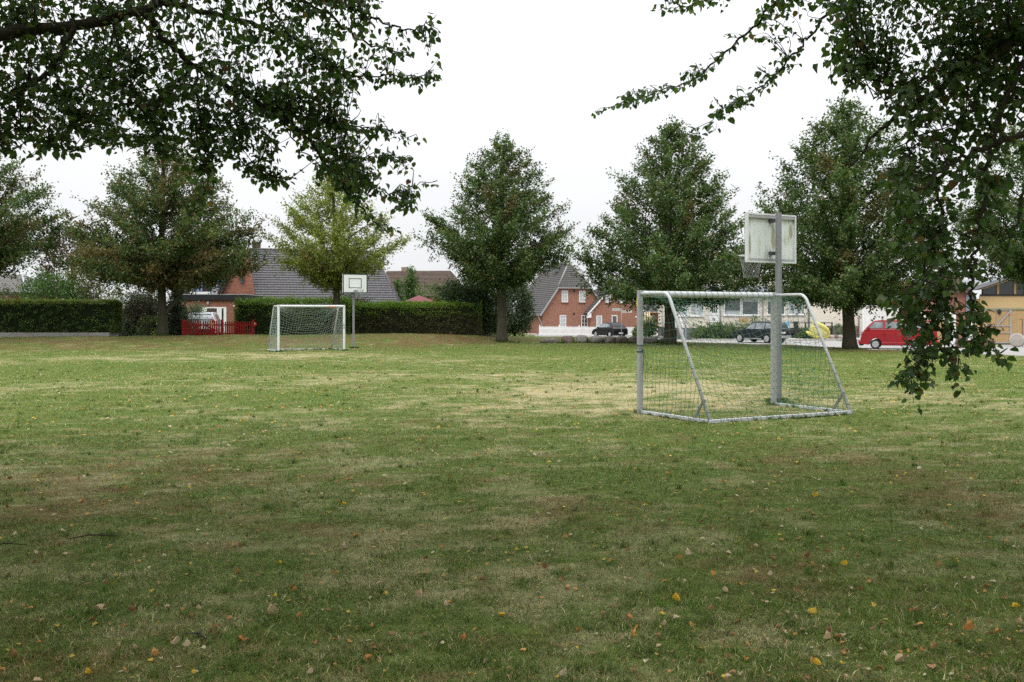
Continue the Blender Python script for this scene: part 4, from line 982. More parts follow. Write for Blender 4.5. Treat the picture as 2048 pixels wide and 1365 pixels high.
# ------------------------------------------------------------------ fences
def picket_fence(mb_p, mb_r, x0, x1, h, pitch, w, y=0, top='flat', hfun=None):
    n = int((x1-x0)/pitch)
    for i in range(n+1):
        x = x0+i*pitch; hh = hfun(x) if hfun else h
        mb_p.box2(x-w/2,x+w/2,y-.012,y+.012,.04,hh-.03); mb_p.prism([(x-w/2,y-.012,hh-.03),(x+w/2,y-.012,hh-.03),(x+w/4,y-.012,hh),(x-w/4,y-.012,hh)],(0,.024,0))
    for z in (.22*h,.78*h): mb_r.box2(x0-.03,x1+.03,y+.0125,y+.05,z-.04,z+.04)
rf0 = gp(366,56.3); L = 141/F*56.3
rf = thing('picket_gate_fence','low red wooden picket fence and gate before the white car','fence',rf0)
a = MB(); b = MB(); picket_fence(a,b,2.27,L-.05,.86,.125,.075); a.build('pickets',M['red_paint'],rf); b.build('rails',M['red_paint'],rf)
for x in (0,2.2,L):
    MB().box2(x-.05,x+.05,-.05,.05,-.1,.97).build('post',M['red_paint'],rf)
a = MB(); picket_fence(a,a,.10,1.05,.86,.125,.075,hfun=lambda x:.92-.04*abs(x-.1)); a.bar((.1,.03,.25),(1.05,.03,.68),.03,.07); ga=a.build('gate',M['red_paint'],rf)
a = MB(); picket_fence(a,a,1.16,2.12,.86,.125,.075,hfun=lambda x:.92-.04*abs(2.1-x)); a.bar((2.1,.03,.25),(1.16,.03,.68),.03,.07); g2=a.build('gate',M['red_paint'],rf)
MB().box2(1.52,1.78,-.022,-.013,.66,.83).build('sign',M['orange'],g2)
sg = MB()
for z,x0,x1 in ((.79,1.56,1.74),(.75,1.57,1.73),(.70,1.60,1.70)): sg.box2(x0,x1,-.0255,-.0225,z-.012,z+.012)
sg.build('sign_lettering',mat('pale_lettering',(.75,.62,.5),.6),bpy.data.objects['sign'])
for zq in (.2,.6): MB().box2(2.30,2.34,-.05,-.013,zq,zq+.11).build('hinge',M['white'],g2)
mbx = thing('mailbox','small red box with white mark at the end of the red fence','mailbox',gp(510,56.0))
MB().box2(-.09,.09,-.06,.06,.58,.80).build('box',M['red_paint'],mbx,bevel=.008); MB().box2(-.03,.03,-.064,-.0605,.68,.76).build('mark',M['white'],mbx); MB().box2(-.03,.03,-.03,.03,-.05,.579).build('stake',M['timber_dark'],mbx)
rg = thing('garden_gate','dark red board gate half hidden behind the far hoop','gate',gp(699,57.6))
a=MB()
for i in range(5): a.box2(-.27+i*.115,-.27+i*.115+.10,-.012,.012,.03,1.0)
a.build('boards',M['red_paint'],rg)
for zq in (.2,.75): MB().box2(-.29,.31,.0125,.05,zq,zq+.08).build('rail',M['red_paint'],rg)
# lattice fence and reed screen right of the second hedge
lf = thing('lattice_fence','low crossed lath fence left of the central lime trunk','fence',gp(951,59.5))
a=MB(); L2=26/F*59.5
for i in range(6):
    x=i*.13; a.bar((x,0,0),(x+.32,0,.52),.02,.03); a.bar((x+.32,.021,0),(x,.021,.52),.02,.03)
a.build('laths',mat('grey_lath',(.20,.17,.14),.9,.2,.2,8),lf)
rs = thing('reed_screen','conical bundle of dry reed leaning behind the lattice fence','garden screen',gp(966,60.6))
a=MB()
random.seed(5)
for i in range(60):
    an=random.uniform(0,6.28); r=random.uniform(.2,.5); a.tube([(r*math.cos(an),r*math.sin(an)*.5,0),(r*.35*math.cos(an),r*.2*math.sin(an),1.35+random.uniform(-.2,.15))],.022,n=4)
a.build('reeds',M['straw'],rs)
# white picket fence
wa = Vector((px(1079,107),107,-.82)); wb = Vector((px(1292,103),103,-.85)); dv = wb-wa
wf = thing('white_picket_fence','long white picket fence before the brick house','fence',wa,math.atan2(dv.y,dv.x))
a=MB();b=MB(); picket_fence(a,b,0,dv.length,1.0,.125,.088); a.build('pickets',M['white'],wf); b.build('rails',M['white'],wf)
for x in np.arange(0,dv.length,2.2): 
    MB().box2(x-.05,x+.05,.051,.14,-.1,1.06).ball((x,.095,1.1),.06,8,5).build('post',M['white'],wf)
wf2a=Vector((px(1284,108),108,-.85)); wf2 = thing('white_picket_fence','short white garden fence behind the pampas clump','fence',wf2a,.15)
a=MB();b=MB(); picket_fence(a,b,0,2.6,.9,.14,.07); a.build('pickets',M['white'],wf2); b.build('rails',M['white'],wf2)
for x in (1.35,2.35): MB().box2(x-.09,x+.09,.06,.24,-.1,1.75).box2(x-.12,x+.12,.03,.27,1.751,1.80).build('post',M['white'],wf2)

# ------------------------------------------------------------------ street furniture
sp = Vector((px(1243,93),93,-.86)); st = thing('street_name_post','thin grey post with two crossed street name plates','street sign',sp)
MB().tube([(0,0,-.1),(0,0,2.95)],.038,n=8).build('post',M['steel'],st,smooth=True)
def plate(c, rz, wd, hh, letters, seed):
    o = MB().box((0,0,0),(wd,.02,hh)).build('name_plate',mat('pale_sign_plate',(.50,.52,.50),.4,.4,.05,3),st); o.location=c; o.rotation_euler=(0,0,rz)
    random.seed(seed); l=MB(); x=-wd/2+.08
    for i in range(letters):
        w_=random.choice((.05,.06,.07)); h_=random.choice((.09,.09,.13))
        l.box2(x,x+.016,-.0135,-.0105,-.05,-.05+h_)
        if random.random()<.7: l.box2(x+.0165,x+w_,-.0135,-.0105,-.05+random.choice((0,.035,.07)),-.032+random.choice((0.02,.04)))
        x+=w_+.03
        if x>wd/2-.12: break
    l.build('lettering',M['black'],o)
plate((-.42,-.045,2.82),R(12),.92,.22,9,3); plate((.47,-.045,2.62),R(-14),.98,.20,10,4)
fp_ = Vector((px(1371.5,87.5),87.5,-.7)); f1 = thing('slim_mast','slim pale blue mast before the cream building','mast',fp_)
MB().tube([(0,0,-.1),(0,0,2.2),(0,0,5.0)],[.075,.06,.045],n=8).build('pole',mat('pale_blue_steel',(.40,.50,.56),.5,.4,.08,4),f1,smooth=True); MB().ball((0,0,5.03),.06).build('cap',M['alu'],f1,smooth=True)

# ------------------------------------------------------------------ vehicles
def arc_pts(cx, r, z0, n=9):
    a0 = math.asin(max(-1,min(1,(z0-CARR)/r))); 
    return [(cx+r*math.cos(t), CARR+r*math.sin(t)) for t in np.linspace(a0,math.pi-a0,n)]
CARR = .3
def make_car(name, label, cat, loc, rz, W, zb, belt, low_top, green, roofW, wheels, wr, paint, sidewin, front_win, rear_win, extras=None, arch=.06, beltW=.985):
    """side view outlines (x forward, z up): low_top runs from rear bottom over the belt line to the front bottom"""
    global CARR
    CARR = wr
    t_ = thing(name, label, cat, loc, rz)
    out = list(low_top)                      # rear bottom -> ... -> front bottom
    for wx in sorted(wheels, reverse=True):  # back along the underside, cutting the arches
        out += arc_pts(wx, wr+arch, zb)
    mb = MB().prism([(x,-W/2,z) for x,z in out],(0,W,0))
    body = mb.build('body', paint, t_, bevel=.05)
    bm = bmesh.new(); bm.from_mesh(body.data); bmesh.ops.triangulate(bm, faces=[f for f in bm.faces if len(f.verts)>4]); bm.to_mesh(body.data); bm.free()
    zt = max(z for _,z in green); bw = W*beltW
    def yw(z): return (bw+(roofW-bw)*max(0,(z-belt))/(zt-belt))/2
    n = len(green); vs = [(x,-yw(z),z) for x,z in green]+[(x,yw(z),z) for x,z in green]
    fs = [tuple(range(n)), tuple(reversed(range(n,2*n)))]+[(i,(i+1)%n,n+(i+1)%n,n+i) for i in range(n)]
    MB().add(vs,fs).build('cabin', paint, t_, bevel=.035)
    for poly in sidewin:
        for s in (-1,1):
            MB().prism([(x,s*(yw(z)+.004),z) for x,z in poly],(0,s*.004,0)).build('side_window', M['glass_car'], t_)
    for nm,(a_,b_) in (('windscreen',front_win),('rear_window',rear_win)):
        (xa,za),(xb,zb_) = a_,b_; nrm = Vector((za-zb_,0,xb-xa)).normalized()
        if (nm=='windscreen') != (nrm.x>0): nrm = -nrm
        q = [Vector((xa,-yw(za)+.09,za)),Vector((xa,yw(za)-.09,za)),Vector((xb,yw(zb_)-.09,zb_)),Vector((xb,-yw(zb_)+.09,zb_))]
        MB().prism([p+nrm*.006 for p in q],nrm*.004).build(nm, M['glass_car'], t_)
    for wx in wheels:
        for s in (-1,1):
            y = s*(W/2-.11)
            tw = .10
            tyre = MB().lathe([(wr*.62,-tw),(wr*.93,-tw),(wr,-tw*.7),(wr,tw*.7),(wr*.93,tw),(wr*.62,tw)],22,(wx,y,wr),'y').build('wheel', M['rubber'], t_, smooth=False)
            rb = MB().lathe([(wr*.60,-.02),(wr*.66,-.02),(wr*.66,.02),(wr*.60,.02)],22,(wx,y+s*(tw-.015),wr),'y').ball((wx,y+s*(tw-.02),wr),(.07,.02,.07),8,6)
            for k in range(5):
                a = 2*math.pi*k/5+.3; rb.bar((wx+.05*math.cos(a),y+s*(tw-.02),wr+.05*math.sin(a)),(wx+wr*.63*math.cos(a),y+s*(tw-.02),wr+wr*.63*math.sin(a)),.07,.025)
            rb.build('rim', M['rim'], tyre)
    MB().box2(min(wheels)-.3,max(wheels)+.3,-W/2+.25,W/2-.25,zb-.04,zb+.25).build('underbody', M['plastic'], t_)
    if extras: extras(t_, yw)
    return t_
def lamp(t_, name, c, s, m): return MB().box(c,s).build(name, m, t_, bevel=min(s)*.2)
# black hatchback
def ex_h(t_,yw):
    for s in (-1,1):
        MB().prism([(-1.80,s*.60,.98),(-1.50,s*.865,.98),(-1.62,s*.868,.72),(-1.93,s*.62,.74)],(-.02,0,.01)).build('tail_lamp',M['tail'],t_)
        lamp(t_,'mirror',(.72,s*.96,.98),(.12,.16,.11),M['car_black'])
        lamp(t_,'headlight',(1.78,s*.6,.68),(.25,.3,.13),M['glass_car'])
    lamp(t_,'number_plate',(-2.0,0,.42),(.02,.52,.11),M['white'])
    MB().box2(-2.03,-1.85,-.78,.78,.30,.36).build('bumper_strip',M['plastic'],t_)
    MB().tube([(-.9,0,1.46),(-1.05,0,1.62)],.008,n=5).build('aerial',M['plastic'],t_)
make_car('small_car','small black hatchback parked before the white picket fence','car',(px(1219,101),101,-.80),R(119),1.74,.2,.92,
  [(-1.98,.25),(-2.0,.55),(-1.92,.85),(-1.72,1.0),(-1.0,.97),(.75,.93),(1.1,.90),(1.75,.72),(1.97,.5),(1.98,.25)],
  [(-1.74,.93),(-1.62,1.14),(-1.28,1.42),(-.6,1.49),(.0,1.46),(.45,1.30),(.98,.90)],1.18,(-1.25,1.24),.30,M['car_black'],
  [[(-.35,1.0),(-.32,1.36),(.02,1.37),(.36,1.26),(.74,.97)],[(-1.2,1.05),(-1.02,1.30),(-.42,1.36),(-.44,1.0)]],((.42,1.30),(.92,.95)),((-1.69,1.02),(-1.32,1.37)),ex_h)
# dark off-roader
def ex_s(t_,yw):
    for s in (-1,1):
        MB().prism([(-2.1,s*.80,1.02),(-1.93,s*.905,1.02),(-1.98,s*.905,.72),(-2.16,s*.80,.72)],(-.01,0,0)).build('tail_lamp',M['tail'],t_)
        MB().bar((-1.55,s*.58,1.675),(.2,s*.58,1.685),.03,.035).build('roof_rail',M['alu'],t_)
        MB().bar((-.85,s*.905,.34),(.85,s*.905,.34),.05,.06).build('side_step',M['alu'],t_)
        lamp(t_,'mirror',(.75,s*1.0,1.12),(.13,.18,.16),M['car_navy'])
        for wx in (-1.33,1.34):
            MB().tube([(wx+.44*math.cos(a),s*.905,.35+.44*math.sin(a)) for a in np.linspace(.1,math.pi-.1,10)],.035,n=5).build('wheel_arch_trim',M['plastic'],t_)
        for x in (-.15,): lamp(t_,'door_handle',(x,s*.915,.93),(.16,.02,.03),M['car_navy'])
    for s in (-1,1):
        for xg in (-.16,.86,-1.08): MB().box2(xg-.006,xg+.006,s*.9105-.002,s*.9105+.002,.42,.99).build('door_gap',M['black'],t_)
    lamp(t_,'number_plate',(-2.19,0,.80),(.02,.52,.11),M['white']); MB().box2(-2.26,-2.1,-.86,.86,.40,.58).build('rear_bumper',M['alu'],t_,bevel=.02)
make_car('off_road_car','dark blue off-road car parked on the street behind the near goal','car',(px(1521,81.5),81.5,-.80),R(126),1.82,.30,1.0,
  [(-2.12,.38),(-2.17,.6),(-2.14,1.03),(-1.2,1.03),(.8,1.02),(1.0,1.05),(1.85,.96),(2.1,.78),(2.15,.4)],
  [(-2.12,1.02),(-1.98,1.35),(-1.80,1.58),(-1.2,1.64),(-.2,1.66),(.25,1.60),(1.02,1.03)],1.30,(-1.33,1.34),.35,M['car_navy'],
  [[(-.12,1.08),(-.12,1.54),(.2,1.51),(.76,1.08)],[(-1.05,1.08),(-1.05,1.53),(-.2,1.54),(-.2,1.08)],[(-1.75,1.16),(-1.62,1.48),(-1.14,1.53),(-1.14,1.10)]],((.28,1.57),(.95,1.08)),((-2.07,1.12),(-1.83,1.53)),ex_s,arch=.08).scale = (1.05,1.05,1.06)
# red camper van
def ex_v(t_,yw):
    for s in (-1,1):
        MB().box2(-2.3,2.22,s*.922-.004,s*.922+.004,1.07,1.10).build('waistline_trim',M['tail'],t_)
        MB().box2(-1.0,.98,s*.925-.025,s*.925+.025,.28,.46).build('sill_skirt',M['car_red'],t_,bevel=.02)
        lamp(t_,'mirror',(1.80,s*1.02,1.44),(.12,.20,.2),M['car_red'])
        lamp(t_,'door_handle',(.78,s*.925,1.02),(.18,.03,.035),M['plastic'])
        for xg in (.82,-.42,1.92): MB().box2(xg-.007,xg+.007,s*.9215-.002,s*.9215+.002,.47 if xg<1.5 else .75,1.33).build('door_gap',M['black'],t_)
        lamp(t_,'headlight',(2.26,s*.62,.92),(.06,.26,.26),M['glass_car'])
        lamp(t_,'indicator_lamp',(2.24,s*.86,.72),(.08,.1,.16),M['orange'])
    for x in (.95,-.9):
        a=MB().bar((x,-.76,2.10),(x,.76,2.10),.04,.03)
        for s in (-1,1): a.bar((x,s*.76,1.90),(x,s*.76,2.14),.04,.05); a.ball((x,s*.76,2.16),.05,6,4)
        a.build('roof_rack_bar',M['plastic'],t_)
    MB().box2(2.28,2.46,-.9,.9,.34,.56).build('front_bumper',M['car_red'],t_,bevel=.03); MB().box2(2.20,2.40,-.86,.86,.22,.335).build('front_spoiler',M['plastic'],t_)
    MB().box2(-2.62,-2.42,-.9,.9,.36,.58).build('rear_bumper',M['car_red'],t_,bevel=.03)
make_car('camper_van','red camper van with roof bars parked on the street','van',(px(1795,67.5),67.5,-.80),R(157),1.84,.28,1.36,
  [(-2.45,.34),(-2.5,.7),(-2.46,1.37),(-1.0,1.37),(2.02,1.365),(2.20,1.12),(2.33,.66),(2.3,.34)],
  [(-2.46,1.365),(-2.38,1.70),(-2.24,1.92),(-1.0,1.97),(1.1,1.96),(1.48,1.90),(2.02,1.36)],1.50,(-1.20,1.36),.33,M['car_red'],
  [[(.90,1.40),(.90,1.83),(1.40,1.83),(1.80,1.40)],[(-.35,1.40),(-.35,1.83),(.74,1.83),(.74,1.40)],[(-2.15,1.42),(-2.05,1.81),(-.5,1.83),(-.5,1.40)]],((1.54,1.85),(1.96,1.43)),((-2.44,1.45),(-2.30,1.84)),ex_v,arch=.07)
# silver car behind the red fence
def ex_w(t_,yw):
    for s in (-1,1):
        lamp(t_,'tail_lamp',(-2.1,s*.72,1.0),(.06,.14,.30),M['tail']); MB().bar((-1.8,s*.5,1.60),(.3,s*.5,1.60),.03,.04).build('roof_rail',M['plastic'],t_)
    lamp(t_,'number_plate',(-2.16,0,.62),(.02,.52,.11),M['white']); MB().box2(-2.24,-2.1,-.82,.82,.34,.54).build('rear_bumper',M['plastic'],t_,bevel=.02)
make_car('family_car','pale silver car with dark roof rails parked behind the red fence','car',(px(410,61.5),61.5,.12),R(100),1.76,.22,.98,
  [(-2.1,.3),(-2.15,.6),(-2.12,1.0),(-1,1.0),(.8,.99),(1.8,.85),(2.1,.6),(2.1,.3)],
  [(-2.1,.99),(-1.98,1.3),(-1.85,1.52),(-1.2,1.57),(.0,1.56),(.35,1.48),(1.05,.98)],1.3,(-1.3,1.3),.31,M['car_silver'],
  [[(-.1,1.05),(-.1,1.44),(.28,1.42),(.8,1.05)],[(-1.05,1.05),(-1.05,1.44),(-.2,1.44),(-.2,1.05)]],((.38,1.45),(1.0,1.03)),((-2.07,1.06),(-1.88,1.47)),ex_w)
# small old trailer
tl = Vector((px(1950,57.5),57.5,-.80)); tr = thing('car_trailer','small old grey brown trailer behind the hanging leaves','trailer',tl,R(160))
tb_=MB().box2(-1.0,1.0,-.6,.6,.42,.47)
for q in ((-1,1,-.6,-.56),(-1,1,.56,.6),(-1,-.96,-.559,.559),(.96,1,-.559,.559)): tb_.box2(q[0],q[1],q[2],q[3],.471,.86)
tb_.build('box',M['rust'],tr); MB().bar((.9,0,.4),(2.1,0,.42),.07,.07).tube([(2.0,0,.42),(2.0,0,.05)],.025,n=6).build('drawbar',M['darksteel'],tr)
for s in (-1,1):
    wl=MB().lathe([(.16,-.07),(.27,-.07),(.30,-.04),(.30,.04),(.27,.07),(.16,.07)],20,(-.1,s*.74,.30),'y').build('wheel',M['rubber'],tr)
    MB().lathe([(.05,-.03),(.17,-.03),(.17,.03),(.05,.03)],18,(-.1,s*.74,.30),'y').build('rim',mat('dull_rim',(.16,.13,.08),.6,.4,.3,8),wl)
    MB().prism([(-.1+r*math.cos(a),s*.74-.11,.30+r*math.sin(a)) for r,aa in ((.36,np.linspace(.15,math.pi-.15,10)),(.34,np.linspace(math.pi-.15,.15,10))) for a in aa],(0,.22,0)).build('mudguard',M['alu'],tr)

# ------------------------------------------------------------------ clutter on the far side of the street
db_ = Vector((px(1600,90.5),90.5,-.66)); dk = thing('deck_railing','dark wooden terrace railing before the cream building','railing',db_)
a=MB().box2(-1.5,2.95,0,.06,1.36,1.43).box2(-1.5,2.95,.01,.05,.85,.90)
a.build('rail',M['timber_dark'],dk); MB().box2(-1.55,3.0,.07,2.2,.36,.46).build('deck',M['timber_dark'],dk)
for x in (-1.45,-.5,.5,1.5,2.2,2.9): MB().box2(x-.06,x+.06,-.06,-.001,-.05,1.46).build('post',M['timber_dark'],dk)
a=MB()
for x in np.arange(-1.4,2.85,.16): a.box2(x,x+.09,.015,.045,.47,.849) if (x<.4 or x>2.2) else None
a.build('balusters',M['timber_dark'],dk)
tw = thing('towel','light blue towel hung over the terrace railing','towel',(px(1573.5,90.3),90.3,.76)); MB().box2(-.27,.27,-.08,-.05,-1.02,.03).box2(-.27,.27,-.05,.16,.03,.045).box2(-.27,.27,.145,.16,-.5,.029).build('cloth',M['bluecloth'],tw)
MB().box2(-.2,.2,-.083,-.0805,-.6,-.3).build('print',mat('pale_print',(.5,.62,.72),.9,.1,.3,12),tw)
for i,(x,lab) in enumerate(((1596,'dark folding chair on the terrace, nearer the towel'),(1645,'pale garden chair on the terrace by the railing end'))):
    c = thing('garden_chair',lab,'chair',(px(x,91.6),91.6,-.195),R(20+i*120),'chairs on the terrace'); mt=M['timber_dark'] if i==0 else M['white']
    MB().box2(-.25,.25,-.22,.22,.40,.44).build('seat',mt,c); MB().bar((0,.22,.44),(0,.34,1.05),.46,.03).build('backrest',mt,c)
    for sx in (-.22,.22):
        for sy in (-.19,.19): MB().box2(sx-.02,sx+.02,sy-.02,sy+.02,0,.399).build('leg',mt,c)
yb = thing('inflatable_boat','yellow inflatable boat propped on its side beside the street','boat',(px(1637,88.6),88.6,-.68),R(8))
a=MB(); Mx=Matrix.Translation((0,0,.70))@Matrix.Rotation(R(24),4,'Y')@Matrix.Rotation(R(-66),4,'X')
a.tube([(-.95,-.52,0),(-.6,-.55,0),(.1,-.55,.0),(.6,-.42,.06),(.95,-.18,.16),(1.04,0,.20),(.95,.18,.16),(.6,.42,.06),(.1,.55,0),(-.6,.55,0),(-.95,.52,0)],[.07,.19,.20,.20,.18,.17,.18,.20,.20,.19,.07],n=12); a.xform(Mx); a.build('tube',M['boat_yellow'],yb,smooth=True,fix=False)
a=MB().ball((-.05,0,-.04),(.92,.50,.13),20,8); a.xform(Mx); a.build('floor',mat('boat_floor',(.66,.64,.24),.5),yb,smooth=True)
a=MB().ball((.05,0,.12),(.13,.48,.11),12,6); a.xform(Mx); a.build('seat',M['alu_white'],yb,smooth=True)
def bicycle(label,loc,rz,m):
    b_=thing('bicycle',label,'bicycle',loc,rz,'bicycles by the stones')
    for x in (-.52,.52):
        w_=MB().tube([(x+.33*math.cos(t),0,.34+.33*math.sin(t)) for t in np.linspace(0,2*math.pi,25)],.018,n=6,cap=False)
        w_=w_.build('wheel',M['rubber'],b_,smooth=True,fix=False)
        s_=MB()
        for k in range(10):
            t=k*math.pi/5; s_.tube([(x,0,.34),(x+.32*math.cos(t),0,.34+.32*math.sin(t))],.004,n=3)
        s_.build('spokes',M['alu'],w_,fix=False)
    f_=MB()
    for p,q in (((-.52,0,.34),(-.05,0,.30)),((-.05,0,.30),(-.18,0,.82)),((-.16,0,.75),(.38,0,.78)),((-.05,0,.30),(.40,0,.68)),((-.52,0,.34),(-.17,0,.72)),((.36,0,.92),(.52,0,.34))): f_.tube([p,q],.018,n=6)
    f_.build('frame',m,b_); MB().tube([(.30,-.26,.98),(.36,0,.95),(.30,.26,.98)],.014,n=6).build('handlebar',M['darksteel'],b_); MB().ball((-.2,0,.86),(.13,.07,.035),10,6).build('saddle',M['plastic'],b_)
bicycle('grey bicycle left of the red van lime trunk',(px(1690,86),86,-.795),R(12),M['steel'])
bicycle('bicycle right of the lime trunk near the van front',(px(1712.5,84.5),84.5,-.795),R(-20),M['darksteel'])
random.seed(77)
for i,x in enumerate((1664,1672,1681,1695,1704)):
    o=MB().ball((0,0,.18),(.26+.05*(i%3),.24,.20+.04*(i%2)),12,8,jit=.12).build('field_stone',M['stone'] if i%2 else mat('pinkish_stone',(.42,.33,.29),.9,.2,.3,4),smooth=True); o.location=(px(x,89.3),89.3,-.70)
    tag(o,['pinkish stone right beside the yellow boat','dark stone second right of the yellow boat','pinkish stone below the small green plant','dark stone left of the lime trunk by the bicycle','pinkish stone right of the lime trunk'][i],'stone','loose stones by the street')
sf = thing('grass_sheaf','dry straw coloured grass sheaf at the cream wall corner','plant',(px(1712,92.3),92.3,-.64)); a=MB()
for i in range(26): a.tube([(random.uniform(-.1,.1),random.uniform(-.1,.1),0),(random.uniform(-.12,.30),random.uniform(-.15,.15),random.uniform(1.6,2.5))],.03,n=4)
a.build('stalks',mat('golden_straw',(.48,.33,.14),.9,.1,.25,7),sf)
pp_=thing('brown_stake','leaning brown wooden stake at the cream wall corner','post',(px(1717,91.9),91.9,-.64)); MB().bar((0,0,0),(.06,0,1.9),.09,.09).build('stake',M['rust'],pp_)
for i,x in enumerate((2034,2060)):
    o=MB().lathe([(.05,-.18),(.42,-.18),(.50,-.12),(.50,.12),(.42,.18),(.05,.18)],22,(0,0,.48),'x').build('grindstone',mat('grindstone_rock',(.36,.33,.29),.9,.2,.25,3,.4,12),smooth=False); o.location=(px(x,71.5),71.5,-.795); o.rotation_euler=(0,0,R(58+i*10))
    tag(o,['round grey grindstone standing before the barn doors at right edge','round grey grindstone second from the barn door frame'][i],'grindstone','grindstones')
o=MB().tube([(0,0,0),(0,0,2.0)],.03,n=6).box2(-.25,.05,-.03,.03,1.95,2.0).build('iron_stake',M['rust']); o.location=(px(2045,72.5),72.5,-.80); tag(o,'thin rusty iron stake behind the grindstone','stake')
# ------------------------------------------------------------------ tiled roof planes: every course a real overlapping row
def tiles(mb, p0, p1, p2, p3, row=.27, col=.24, seg=.06, lip=.06):
    p0,p1,p2,p3 = map(Vector,(p0,p1,p2,p3))
    u=(p1-p0).normalized(); n=u.cross(p3-p0).normalized()
    if n.z<0: n=-n
    w=n.cross(u).normalized()
    if w.z<0: w=-w
    H_=(p3-p0).dot(w); k=max(1,int(round(H_/row)))
    uL1=(p3-p0).dot(u); uR0=(p1-p0).dot(u); uR1=(p2-p0).dot(u)
    rows=[]
    for i in range(k):
        v0,v1=H_*i/k,H_*(i+1)/k
        e=[]
        for v in (v0,v1):
            f=v/H_; e.append((uL1*f, uR0+(uR1-uR0)*f))
        a=min(e[0][0],e[1][0]); b=max(e[0][1],e[1][1])
        m=max(1,int((b-a)/seg))
        us=[a+(b-a)*j/m for j in range(m+1)]
        vs=[];fs=[]
        for x in us:
            h=.03*math.sin(2*math.pi*x/col); h2=abs(h)*.6+h*.4
            x0=min(max(x,e[0][0]),e[0][1]) ; x1=min(max(x,e[1][0]),e[1][1])
            vs += [p0+u*x0+w*v0+n*(.0+h2-.01), p0+u*x0+w*v0+n*(lip+h2), p0+u*x1+w*v1+n*(.006+h2)]
        for j in range(m):
            q=3*j; fs += [(q,q+3,q+4,q+1),(q+1,q+4,q+5,q+2)]
        mb.add(vs,fs)
    return n
def window(parent, c, w, h, nx=1, ny=1, axis=(1,0), frame=None, fw=.07, glass=None, sill=True, depth=.05, name='window', curtain=False):
    """c = lower left corner on the wall surface, axis = direction along the wall (xy); outward = axis turned clockwise"""
    frame=frame or M['white']; ax=Vector((axis[0],axis[1],0)).normalized(); out=Vector((ax.y,-ax.x,0)); c=Vector(c)
    def bx(mb,x0,x1,z0,z1,o0,o1): mb.prism([c+ax*x0+out*o0+Vector((0,0,z0)),c+ax*x1+out*o0+Vector((0,0,z0)),c+ax*x1+out*o0+Vector((0,0,z1)),c+ax*x0+out*o0+Vector((0,0,z1))],out*(o1-o0))
    f=MB(); bx(f,0,w,0,fw,.003,depth); bx(f,0,w,h-fw,h,.003,depth); bx(f,0,fw,fw,h-fw,.003,depth); bx(f,w-fw,w,fw,h-fw,.003,depth)
    for i in range(1,nx): x=w*i/nx; bx(f,x-.025,x+.025,fw,h-fw,.003,depth-.008)
    for i in range(1,ny): z=h*i/ny; bx(f,fw,w-fw,z-.02,z+.02,.003,depth-.012)
    o=f.build(name,frame,parent)
    p=MB(); bx(p,fw*.5,w-fw*.5,fw*.5,h-fw*.5,.002,.012); p.build('pane',M['curtain'] if curtain else (glass or M['glass']),o)
    if sill:
        s=MB(); bx(s,-.06,w+.06,-.09,-.004,.002,.12); s.build('sill',M['brick'] if sill=='brick' else frame,o)
    return o

# ================= house with the big grey roof, left
th=R(20); A=Vector((px(510,75),75,.1))
h1=thing('grey_roofed_house','brick house with large grey tiled roof behind the left hedge','house',A,th)
L1,Dp,ez,rz_=11.2,8.2,2.52,6.56
MB().box2(0,L1-.2,.02,Dp,-.3,ez).build('wall',M['brick'],h1)
MB().prism([(.0,.0,ez+.002),(0,Dp,ez+.002),(0,Dp/2,rz_-.15)],(.25,0,0)).build('gable_wall',M['brick_b'],h1)
rf_=MB(); ov=.45
tiles(rf_,(-.25,-ov,ez-.35),(L1,-ov,ez-.35),(L1-1.3,Dp/2,rz_),(-.25,Dp/2,rz_))
tiles(rf_,(L1,Dp+ov,ez-.35),(-.25,Dp+ov,ez-.35),(-.25,Dp/2,rz_),(L1-1.3,Dp/2,rz_))
tiles(rf_,(L1,-ov,ez-.35),(L1,Dp+ov,ez-.35),(L1-1.3,Dp/2+.01,rz_),(L1-1.3,Dp/2-.01,rz_))
ro=rf_.build('roof',M['tile'],h1,fix=False)
rc=MB().tube([(-.25,Dp/2,rz_+.03),(L1-1.3,Dp/2,rz_+.03)],.10,n=8).tube([(L1,-ov,ez-.30),(L1-1.3,Dp/2,rz_+.03)],.08,n=8); rc.build('ridge_tiles',M['tile'],ro,smooth=True)
ch=MB().box2(.25,.85,Dp/2+.1,Dp/2+.7,rz_-.9,rz_+.55).box2(.2,.9,Dp/2+.05,Dp/2+.75,rz_+.551,rz_+.64); ch.build('chimney',mat('dark_chimney_brick',(.10,.065,.055),.9,.2,.3,6),ro)
MB().bar((.05,-.52,ez-.36),(L1,-.52,ez-.36),.12,.1).build('gutter',M['timber_dark'],h1)
MB().bar((-.24,-.44,ez-.47),(-.24,Dp/2,rz_-.14),.04,.2).build('verge_board',M['timber_dark'],h1)
for i in range(6): window(h1,(1.2+i*1.55,.018,.6),1.1,1.35,2,1,frame=M['timber_dark'])
